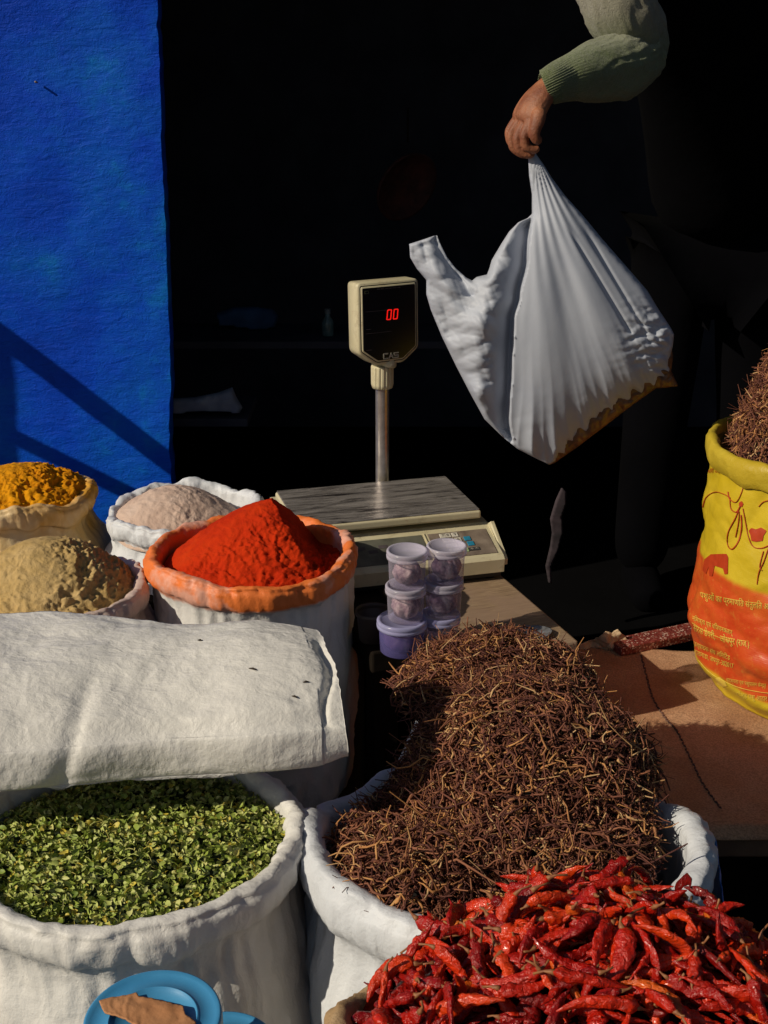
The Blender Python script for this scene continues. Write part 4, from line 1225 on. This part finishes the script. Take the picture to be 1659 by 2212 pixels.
# ------------------------------------------------------------------ blue plastic bowl lids at the bottom left
M_BPL = NT('blue_plastic'); _w = M_BPL
_w.set(Base_Color=_w.ramp(_w.noise(14, 5), [(.3, (.045, .25, .50)), (.7, (.075, .33, .60))]), Roughness=.42); _w.bump(_w.noise(60, 3), .3, .001); M_BPL = _w.m
def blue_tub(label, u, v, z, r, base):
    P = atZ(u, v, z)
    t = thing('blue_tub', label, 'tub', (P.x, P.y, base), 0, 'blue plastic tubs at the lower left')
    H = z-base
    lathe('tub_body', [(.001, 0), (r*.66, 0), (r*.72, H*.7), (r*.74, H-.04), (r*.88, H-.02)], M_BPL, t, 64)
    lathe('lid', [(r*.87, H-.024), (r*.98, H-.020), (r, H-.014), (r, H-.006), (r*.985, H-.001), (r*.95, H), (r*.90, H-.002), (r*.66, H-.003), (r*.645, H-.0015), (r*.63, H-.0015), (r*.615, H-.005), (r*.3, H-.0045), (.001, H-.004)], M_BPL, t, 96)
    return P
Pt = blue_tub('round blue plastic tub with a torn cardboard scrap on its lid', 330, 2196, .70, .0625, 0.0)
blue_tub('deeper blue tub half hidden behind the one with cardboard', 478, 2272, .60, .056, 0.0)
out = [(214, 2166), (240, 2158), (296, 2148), (300, 2156), (345, 2164), (395, 2176), (400, 2196), (425, 2212), (400, 2250), (330, 2240), (270, 2205), (225, 2190)]
V, F, B = fill_outline(out, 3.0); vs = []
for u, v in V:
    p = atZ(u, v, .6985); p.z += .0022 + .0018*N(p.x*60, p.y*60) + .0012*abs(fold(p, 40, 2)); vs.append(tuple(p))
Mk = simple('cardboard', (.52, .25, .11), (.42, .18, .07), 24, .8, 100, .0012)
o = obj('cardboard_scrap', vs, F, Mk, None, True, tuple(Pt)); md = o.modifiers.new('thickness', 'SOLIDIFY'); md.thickness = .0015; md.offset = 1
tag(o, 'torn orange brown cardboard scrap on the blue lid', 'cardboard')

# blue plastic lining showing under the rim of the root sack
def lining():
    vs, fs = [], []; n, k = 60, 24
    for i in range(n+1):
        a = rad(lerp(-62, 28, i/n))
        for j in range(k+1):
            s = j/k; z = lerp(.628, .30, s)
            r = 1.0
            x = RC.x + (.252+.012*N(a*3, s*3)+.006*fold(Vector((a, s, 0)), 4, 2)+.012*math.sin(s*3))*math.cos(a); y = RC.y + (.226+.010*N(a*3, s*3)+.012*math.sin(s*3))*math.sin(a)
            vs.append((x, y, z))
    for i in range(n):
        for j in range(k): fs.append((i*(k+1)+j, (i+1)*(k+1)+j, (i+1)*(k+1)+j+1, i*(k+1)+j+1))
    o = obj('blue_plastic_sheet', vs, fs, simple('blue_sheet', (.01, .22, .70), (.008, .13, .48), 14, .35, 40, .004), None, True, (RC.x+.22, RC.y, .45))
    md = o.modifiers.new('thickness', 'SOLIDIFY'); md.thickness = .001; md.offset = 1
    tag(o, 'blue plastic sheet wrapped round the right side of the root sack', 'plastic sheet')
lining()

# ------------------------------------------------------------------ carrier bag
BY = 2.10
def carrier_bag():
    out = [(1146, 322), (1156, 330), (1172, 352), (1192, 384), (1222, 424), (1260, 466), (1300, 515), (1350, 572), (1398, 627), (1425, 672), (1449, 708), (1456, 722), (1453, 750), (1443, 786), (1448, 800),
           (1441, 823), (1426, 812), (1416, 838), (1398, 828), (1388, 853), (1368, 842), (1361, 870), (1337, 862), (1331, 892), (1308, 884), (1303, 913), (1278, 905), (1272, 936), (1250, 928), (1247, 958), (1227, 952), (1222, 981), (1207, 979), (1199, 997), (1186, 1004), (1153, 988), (1118, 970), (1086, 944), (1047, 906), (1016, 850), (985, 790), (955, 728), (931, 670),
           (921, 636), (921, 605), (900, 580), (886, 556), (885, 540), (884, 527), (912, 518), (944, 507), (952, 528), (966, 556), (985, 580), (1008, 600), (1020, 606), (1030, 598), (1052, 593), (1057, 580), (1062, 562), (1082, 528), (1100, 500), (1120, 480), (1140, 471),
           (1149, 462), (1149, 420), (1143, 380), (1141, 344)]
    V, F, B = fill_outline(out, 2.5)
    A = (1150, 320)
    def foldline(v): return curve_at([(462, 1150), (560, 1142), (640, 1126), (690, 1113), (800, 1108), (900, 1102), (960, 1110), (1004, 1150)], v)
    def bottom(u): return curve_at([(1100, 985), (1181, 1004), (1195, 1001), (1310, 918), (1417, 838), (1465, 834)], u)
    def edge_fade(i, u, v, d):
        return d
    # distance to the outline for the pillow profile
    n = len(out)
    def dist(x, y):
        best = 1e9
        for i in range(n):
            ax, ay = out[i]; bx, by = out[(i+1) % n]; dx, dy = bx-ax, by-ay
            t_ = max(0, min(1, ((x-ax)*dx+(y-ay)*dy)/(dx*dx+dy*dy)))
            d = (ax+t_*dx-x)**2+(ay+t_*dy-y)**2
            if d < best: best = d
        return math.sqrt(best)
    front, back = [], []
    INF = inflate(V, F, B, 5000)
    for i, (u, v) in enumerate(V):
        d = 0 if i in B else dist(u, v)
        pill = .060*INF[i]
        r = math.hypot(u-A[0], v-A[1]); ang = math.atan2(u-A[0], v-A[1])
        fl = foldline(v)
        edge = min(1, d/10.0)
        k = 0.0
        if v > 462 and u < fl:                              # left, crumpled half: ridge then valley
            g = (fl-u)
            k = (1-math.exp(-g/5.0))*(-.040*math.exp(-(g/20.0)**2) - .022*math.exp(-(g/40.0)**2)) + .016*math.exp(-((g-72)/28.0)**2)
            cr = smooth01((g-26)/40)
            p = Vector((u*.010, v*.010, 0))
            k += cr*(.032*crease2(p.x*2.3, p.y*1.7, 4.4, .4) + .009*crease2(p.x*5, p.y*4, 1.1, .4) + .0018*crease2(p.x*13, p.y*13, 2.1, .3))
            if u < 1025 and v < 640: k += -.015*math.exp(-((u-970+ (v-560)*-.6)/12.0)**2)
        else:
            g = max(0, u-fl)
            # taut radial pleats from the hand
            taper = smooth01(r/60)*smooth01(g/25 if v > 462 else 1)
            k += taper*(.0032*math.sin(ang*62+1.2*math.sin(r*.012)) * math.exp(-r/420) * (.3+.7*math.exp(-r/150)))
            k += .0022*N(ang*9, r*.004, 1)*taper*(r/260)
            # soft long draped ridges
            k += .0045*math.sin(ang*19+.5)*smooth01((r-120)/240)*math.exp(-max(0, r-430)/300)
            # sharp gathers toward the bottom edge
            db = bottom(u)-v
            gb = math.exp(-max(0, db)/62.0)
            sA = u*.74+v*.12
            k += gb*(.0130*(.5-abs(math.sin(ang*31+1.5*N(ang*5, 2, 3))))*1.5*(.6+.8*N(ang*13, 1)) + .0065*(.5-abs(math.sin(ang*74+2*N(ang*9, r*.006)))) + .003*crease2(u*.05, v*.05, 2))
            # crumpled right hand corner
            cc = math.exp(-(((u-1425)/58.0)**2+((v-735)/75.0)**2))
            p = Vector((u*.012, v*.012, 2)); k += cc*(.026*crease2(p.x*4.2, p.y*4.2, 7.7)+.008*crease2(p.x*10, p.y*10, 3))
            # long straight creases on the right
            for off in (0, 34):
                cl = lerp(1262, 1400, (v-470)/230.0) - 14 - off
                if 480 < v < 720: k -= .005*math.exp(-((u-cl)/5.0)**2)*smooth01((v-480)/60)
        y = -(pill + k*edge)
        P = atY(u, v, BY); 
        dr = ray(u, v).normalized()
        front.append(P + dr*y)
        p = Vector((u*.012, v*.012, 9))
        back.append(P + dr*(.040*INF[i] + .006*fold(p, 2, 5)*edge))
    vs = list(front); bid = {}
    for i in range(len(V)):
        if i in B: bid[i] = i
        else: bid[i] = len(vs); vs.append(back[i])
    fs = [tuple(f) for f in F] + [tuple(bid[i] for i in f)[::-1] for f in F]
    tt = NT('thin_white_film')
    tt.set(Base_Color=tt.ramp(tt.noise(6, 4), [(.3, (.41, .44, .52)), (.7, (.48, .51, .58))]), Roughness=.5)
    tt.b.inputs['Specular IOR Level'].default_value = .25
    tt.bump(tt.noise(24, 4, .55, None, .2), .22, .003)
    P0 = atY(1150, 330, BY)
    o = obj('carrier_bag', vs, fs, tt.m, None, True, tuple(P0))
    tag(o, 'swinging thin white plastic carrier bag held by the hand over the scale', 'bag')
    # the brown packet weighing it down, peeping out along the bottom edge
    po = [(1184, 1005), (1197, 1001), (1250, 964), (1310, 918), (1370, 872), (1417, 839), (1440, 837), (1466, 834), (1458, 818), (1450, 802), (1454, 770), (1450, 745), (1438, 760), (1400, 790), (1350, 815), (1280, 868), (1220, 925), (1180, 980)]
    V, F, B = fill_outline(po, 2.6); n = len(po)
    def dist2(x, y):
        best = 1e9
        for i in range(n):
            ax, ay = po[i]; bx, by = po[(i+1) % n]; dx, dy = bx-ax, by-ay
            t_ = max(0, min(1, ((x-ax)*dx+(y-ay)*dy)/(dx*dx+dy*dy)))
            best = min(best, (ax+t_*dx-x)**2+(ay+t_*dy-y)**2)
        return math.sqrt(best)
    sv, bid, tail = [], {}, []
    INF2 = inflate(V, F, B, 900)
    for i, (u, v) in enumerate(V):
        d = 0 if i in B else dist2(u, v)
        k = .016*INF2[i] + (.005*fold(Vector((u*.02, v*.02, 0)), 2.0, 3)*min(1, d/5))
        sv.append(atY(u, v, BY+.006-k)); tail.append(k)
    for i, (u, v) in enumerate(V):
        if i in B: bid[i] = i
        else: bid[i] = len(sv); sv.append(atY(u, v, BY+.006+tail[i]))
    sf = [tuple(f) for f in F] + [tuple(bid[i] for i in f)[::-1] for f in F]
    pts = [atY(1320, 890, BY)]*90
    MB = simple('amber_packet', (.26, .125, .05), (.09, .04, .022), 34, .4, 60, .004)
    o2 = obj('brown_packet', sv, sf, MB, None, True, tuple(pts[45]))
    tag(o2, 'amber brown packet showing along the bottom of the carrier bag', 'packet')
carrier_bag()

# ------------------------------------------------------------------ the vendor
M_SKIN = NT('brown_skin'); _w = M_SKIN
_w.set(Base_Color=_w.ramp(_w.noise(26, 5), [(.35, (.20, .062, .028)), (.65, (.38, .15, .072))]), Roughness=.6); _w.b.inputs['Subsurface Weight'].default_value = .12
_w.b.inputs['Subsurface Radius'].default_value = (.012, .004, .002)
_w.bump(_w.noise(160, 4, .6), .7, .0022); _w.bump(_w.noise(45, 3, .5, None, 1.5), .4, .003); M_SKIN = _w.m
t_ = NT('knitted_wool'); 
vcol = t_.ramp(t_.noise(5, 5), [(.3, (.12, .155, .062)), (.7, (.21, .25, .11))])
_sx = t_.n('ShaderNodeSeparateXYZ'); t_.l(t_.tc.outputs['Object'], _sx.inputs[0])
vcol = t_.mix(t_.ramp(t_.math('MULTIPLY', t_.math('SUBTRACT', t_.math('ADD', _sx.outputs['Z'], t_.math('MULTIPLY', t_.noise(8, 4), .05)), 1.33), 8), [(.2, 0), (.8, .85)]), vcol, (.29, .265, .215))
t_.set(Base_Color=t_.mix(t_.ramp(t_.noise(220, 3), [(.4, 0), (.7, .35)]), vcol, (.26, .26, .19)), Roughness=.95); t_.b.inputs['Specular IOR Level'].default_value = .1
t_.b.inputs['Sheen Weight'].default_value = .35
t_.bump(t_.noise(170, 5, .75), 1.0, .0050); t_.bump(t_.noise(34, 4), .5, .004); M_WOOL = t_.m
M_VEST = dark('shade_black_wool', (.0022, .0022, .003), 1.0); M_TROU = dark('shade_black_trousers', (.0020, .0020, .003), 1.0); M_HAIR = dark('black_hair', (.008, .007, .006), .6)  # shawl and trousers near-black, standing in for the shade around the vendor

def skin_eval(verts, edges, radii, sub=2):
    me = bpy.data.meshes.new('tmp'); me.from_pydata([tuple(v) for v in verts], edges, [])
    o = bpy.data.objects.new('tmp', me); C.objects.link(o)
    sk = o.modifiers.new('s', 'SKIN'); sk.use_smooth_shade = True; sk.branch_smoothing = .6
    lay = me.skin_vertices[0].data
    for i, r in enumerate(radii): lay[i].radius = (r, r) if not isinstance(r, tuple) else r
    lay[0].use_root = True
    if sub: ss = o.modifiers.new('u', 'SUBSURF'); ss.levels = sub; ss.render_levels = sub
    bpy.context.view_layer.update()
    dg = bpy.context.evaluated_depsgraph_get(); m2 = bpy.data.meshes.new_from_object(o.evaluated_get(dg))
    v = [x.co.copy() for x in m2.vertices]; f = [tuple(p.vertices) for p in m2.polygons]
    bpy.data.objects.remove(o); bpy.data.meshes.remove(me); bpy.data.meshes.remove(m2)
    return v, f
def vendor():
    def q(u, v, Y): return atY(u, v, Y)
    FL = .20                                                # floor of the shop
    root = thing('person', 'vendor in the dark reaching out a green sweater sleeve to hold a bag', 'person', (.80, 2.95, FL))
    O = Vector((.80, 2.95, FL))
    hv, hf = [], []
    def add(vf):
        b = len(hv); hv.extend(vf[0]); hf.extend(tuple(i+b for i in f) for f in vf[1])
    # forearm and palm
    y0 = BY-.005
    W = q(1186, 186, y0+.01)
    fore = [q(1330, 140, 2.24), q(1240, 165, 2.15), W, q(1160, 216, y0), q(1143, 248, y0-.002), q(1132, 270, y0-.002)]
    add(skin_eval(fore, [(i, i+1) for i in range(5)], [.036, .030, (.0235, .019), (.030, .022), (.033, .022), (.026, .018)]))
    # second strand makes the palm broad towards the little finger side
    add(skin_eval([W, q(1152, 215, y0+.022), q(1128, 250, y0+.028), q(1118, 268, y0+.03)], [(0, 1), (1, 2), (2, 3)], [.020, .021, .020, .014]))
    # fingers: knuckle, middle joint, end joint, tip - bent round the gathered handle
    F_ = [
        [(1146, 262, y0-.020), (1131, 292, y0-.024), (1136, 318, y0-.022), (1156, 325, y0-.020), (1166, 318, y0-.018)],
        [(1134, 264, y0-.004), (1116, 296, y0-.006), (1121, 325, y0-.006), (1142, 336, y0-.006), (1157, 330, y0-.006)],
        [(1123, 262, y0+.013), (1103, 291, y0+.013), (1108, 320, y0+.012), (1128, 334, y0+.010), (1146, 334, y0+.008)],
        [(1112, 262, y0+.030), (1098, 284, y0+.030), (1101, 306, y0+.028), (1117, 322, y0+.024), (1133, 326, y0+.020)]]
    for k, ch in enumerate(F_):
        r0 = (.0084, .0088, .0084, .0074)[k]
        pts = [q(*p) for p in ch]
        add(skin_eval([pts[0]+(W-pts[0])*.25]+pts, [(i, i+1) for i in range(5)], [r0*1.1, r0*1.12, r0*1.06, r0*.98, r0*.9, r0*.72], 2))
    th = [q(1166, 232, y0-.022), q(1163, 262, y0-.034), q(1152, 288, y0-.036), q(1158, 303, y0-.034), q(1170, 306, y0-.030)]
    add(skin_eval(th, [(i, i+1) for i in range(4)], [.015, .0125, .0108, .0100, .0075], 2))
    # weld the hand into one skin
    me = bpy.data.meshes.new('hand_tmp'); me.from_pydata([tuple(v) for v in hv], [], hf)
    o = bpy.data.objects.new('hand_tmp', me); C.objects.link(o)
    rm = o.modifiers.new('r', 'REMESH'); rm.mode = 'VOXEL'; rm.voxel_size = .0019
    sm = o.modifiers.new('m', 'SMOOTH'); sm.iterations = 1; sm.factor = .5
    bpy.context.view_layer.update(); dg = bpy.context.evaluated_depsgraph_get()
    m2 = bpy.data.meshes.new_from_object(o.evaluated_get(dg)); HV = [v.co.copy() for v in m2.vertices]; HF = [tuple(p.vertices) for p in m2.polygons]
    bpy.data.objects.remove(o)
    # rest of the body
    hip = Vector((.80, 2.95, FL+.92)); ch = Vector((.72, 2.80, FL+1.28)); nk = Vector((.66, 2.70, FL+1.50)); hd = Vector((.63, 2.62, FL+1.66)); tp = Vector((.62, 2.60, FL+1.76))
    shR = q(1325, -95, 2.36); shL = Vector((.92, 2.80, FL+1.42)); elL = Vector((1.02, 2.78, FL+1.12)); haL = Vector((1.01, 2.76, FL+1.02))
    elb = q(1392, 104, 2.32)
    P = [hip, ch, nk, hd, tp, shR, elb, q(1300, 150, 2.21), shL, elL, haL, hip+Vector((-.10, 0, -.05)), hip+Vector((-.12, -.03, -.46)), hip+Vector((-.12, .02, -.87)), hip+Vector((-.12, -.14, -.89)),
         hip+Vector((.10, 0, -.05)), hip+Vector((.12, -.03, -.46)), hip+Vector((.12, .02, -.87)), hip+Vector((.12, -.14, -.89))]
    E = [(0, 1), (1, 2), (2, 3), (3, 4), (1, 5), (5, 6), (6, 7), (1, 8), (8, 9), (9, 10), (0, 11), (11, 12), (12, 13), (13, 14), (0, 15), (15, 16), (16, 17), (17, 18)]
    R = [.09, .09, .055, .095, .075, .03, .036, .034, .035, .025, .018, .085, .055, .04, .03, .085, .055, .04, .03]
    bv, bf = skin_eval(P, E, R, 2)
    b = len(HV); HV += bv; HF += [tuple(i+b for i in f) for f in bf]
    obj('body', [v-O for v in HV], HF, M_SKIN, root)
    # sweater: near sleeve, torso, far sleeve
    path = [(1180, 190, y0+.010, .0285), (1192, 184, y0+.012, .0300), (1215, 174, 2.13, .0345), (1245, 165, 2.15, .040), (1285, 156, 2.19, .049), (1330, 146, 2.24, .056), (1362, 126, 2.29, .058), (1376, 98, 2.31, .054),
            (1368, 64, 2.29, .055), (1346, 26, 2.27, .060), (1332, -20, 2.28, .066), (1325, -80, 2.34, .078)]
    P3 = resample([tuple(q(u, v, Y)) for u, v, Y, _ in path], 110); RR = resample([(r, 0, 0) for *_, r in path], 110)
    def rad_(i, a):
        s = i/109; r = RR[i].x
        p = Vector((math.cos(a)*.8, math.sin(a)*.8, s*7))
        r += smooth01((s-.22)/.2)*(.0042*fold(p, 1.1, 5.5) + .0018*fold(p, 3.0, 2.2))
        r += .009*math.exp(-((s-.62)/.14)**2)*crease2(s*40+a*.6, a*1.6, 1)+ .006*crease2(s*16, a*2, 6)*smooth01((s-.25)/.2)
        if s < .30: r += .0015*math.sin(a*48)*(1-s/.30)      # ribbed cuff
        if s < .02: r -= .004*(1-s/.02)
        return r
    sv, sf = tube_data(P3, rad_, 168, False)
    # inner lip of the cuff
    bdy = []
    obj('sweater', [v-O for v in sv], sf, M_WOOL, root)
    wv, wf = skin_eval([hip+Vector((0, 0, .02)), ch, nk-Vector((0, 0, .02)), shL, elL, haL+Vector((-.005, -.04, -.02)), shR+Vector((.07, .07, .03))], [(0, 1), (1, 2), (1, 3), (3, 4), (4, 5), (1, 6)], [.175, .19, .085, .105, .10, .08, .10], 2)
    obj('shade_shawl', [v-O for v in wv], wf, M_VEST, root)  # shawl added so the torso sinks into the black shade
    lv, lf = skin_eval([hip+Vector((0, 0, .02)), P[11], P[12], P[13]+Vector((0, 0, .0)), P[15], P[16], P[17]+Vector((0, 0, .0))], [(0, 1), (1, 2), (2, 3), (0, 4), (4, 5), (5, 6)], [.15, .11, .085, .075, .11, .085, .075], 2)
    obj('trousers', [v-O for v in lv], lf, M_TROU, root)
    for sx_, k_ in ((-1, 13), (1, 17)):
        a_ = P[k_]; zv, zf = skin_eval([a_+Vector((0, .05, -.0)), a_+Vector((0, -.05, -.005)), a_+Vector((0, -.17, -.02))], [(0, 1), (1, 2)], [.052, .055, .045], 2)
        obj('shoe', [v-O for v in zv], zf, M_TROU, root)
    hv2, hf2 = skin_eval([hd+Vector((0, .02, .02)), tp+Vector((0, .02, .01))], [(0, 1)], [.100, .085], 2)
    obj('hair', [v-O for v in hv2], hf2, M_HAIR, root)
vendor()

# ------------------------------------------------------------------ faint things in the dark of the shop
def quilt(name, out, Y, m, label, cat, thick=.02, amp=.01, step=4.0, sc2=6):
    V, F, B = fill_outline(out, step); n = len(V); vs = []
    for i, (u, v) in enumerate(V):
        p = atY(u, v, Y); k = 0 if i in B else 1
        p.y -= k*(thick*.5 + amp*fold(p, sc2, 3)); vs.append(p)
    fs = [tuple(f) for f in F]; bid = {}
    for i, (u, v) in enumerate(V):
        if i in B: bid[i] = i
        else: bid[i] = len(vs); p = atY(u, v, Y); p.y += thick*.5; vs.append(p)
    fs += [tuple(bid[i] for i in f)[::-1] for f in F]
    o = obj(name, vs, fs, m, None, True, tuple(atY(out[0][0], out[0][1], Y)))
    return tag(o, label, cat)
quilt('paper_bundle', [(340, 862), (420, 858), (470, 848), (502, 836), (510, 856), (524, 880), (518, 892), (490, 889), (440, 888), (372, 892), (340, 893)], 2.84,
      simple('grey_paper', (.34, .36, .42), (.12, .14, .20), 12, .8), 'dim grey bundle of paper on a shelf beyond the blue wall', 'paper', .03, .012)
s_ = box('shelf', (0, 0, 0), (.9, .22, .02), M_ROOM, bevel=.002); s_.location = (-.78, 2.92, atY(430, 896, 2.84).z-.012)
tag(s_, 'black shelf under the dim paper bundle', 'shelf')
quilt('grey_cloth', [(1213, 1052), (1224, 1062), (1222, 1092), (1214, 1115), (1216, 1150), (1205, 1190), (1190, 1225), (1192, 1262), (1184, 1258), (1178, 1222), (1188, 1180), (1192, 1150), (1188, 1120), (1200, 1080)], 2.66,
      simple('mauve_cloth', (.06, .042, .052), (.012, .009, .012), 20, .9), 'narrow grey mauve fold of hanging cloth in the dark behind the table', 'cloth', .012, .006, 2.5)
P = atY(708, 697, 3.2)
t = thing('glass_bottle', 'tiny pale bottle glinting in the dark left of the scale display', 'bottle', (P.x, P.y, P.z-.035))
lathe('bottle_body', [(.001, 0), (.015, 0), (.016, .003), (.016, .035), (.013, .044), (.007, .052), (.007, .064)], simple('bottle_glass', (.12, .19, .19), (.05, .09, .09), 60, .25), t, 24)
lathe('cap', [(.0085, .060), (.0085, .072), (.001, .073)], simple('pale_cap', (.14, .16, .16), rough=.5), t, 20)
s_ = box('shelf', (0, 0, 0), (.8, .25, .02), M_ROOM, bevel=.002); s_.location = (P.x-.05, P.y+.05, P.z-.0455)
tag(s_, 'black shelf under the tiny pale bottle', 'shelf')

# dim goods on the back wall
quilt('blue_bundle', [(468, 676), (500, 664), (545, 662), (590, 668), (602, 682), (596, 706), (560, 712), (510, 704), (474, 700)], 3.3,
      simple('blue_cloth_dim', (.03, .09, .20), (.015, .04, .10), 14, .9), 'dim blue cloth bundle deep in the dark shop left of the scale', 'cloth bundle', .05, .02)
s_ = box('shelf', (0, 0, 0), (.7, .25, .02), M_ROOM, bevel=.002); q_ = atY(535, 714, 3.3); s_.location = (q_.x-.06, q_.y+.02, q_.z-.018)
tag(s_, 'black shelf under the dim blue cloth bundle', 'shelf')
q_ = atY(880, 405, 3.45)
t = thing('clay_pan', 'dim reddish round clay pan hanging deep in the dark shop', 'pan', tuple(q_))
o = lathe('pan_body', [(.001, .035), (.05, .034), (.10, .020), (.118, 0), (.126, -.002), (.122, .012), (.10, .034), (.05, .048), (.001, .05)], simple('red_clay_dim', (.10, .026, .018), (.02, .006, .005), 20, .8), t, 48)
o.rotation_euler = (rad(-68), 0, rad(38)); o.scale = (.8, .8, .8)
lathe('hook', [(.003, 0), (.003, .09), (.0005, .09)], M_DARKWOOD, t, 8, (0, .0, .12))
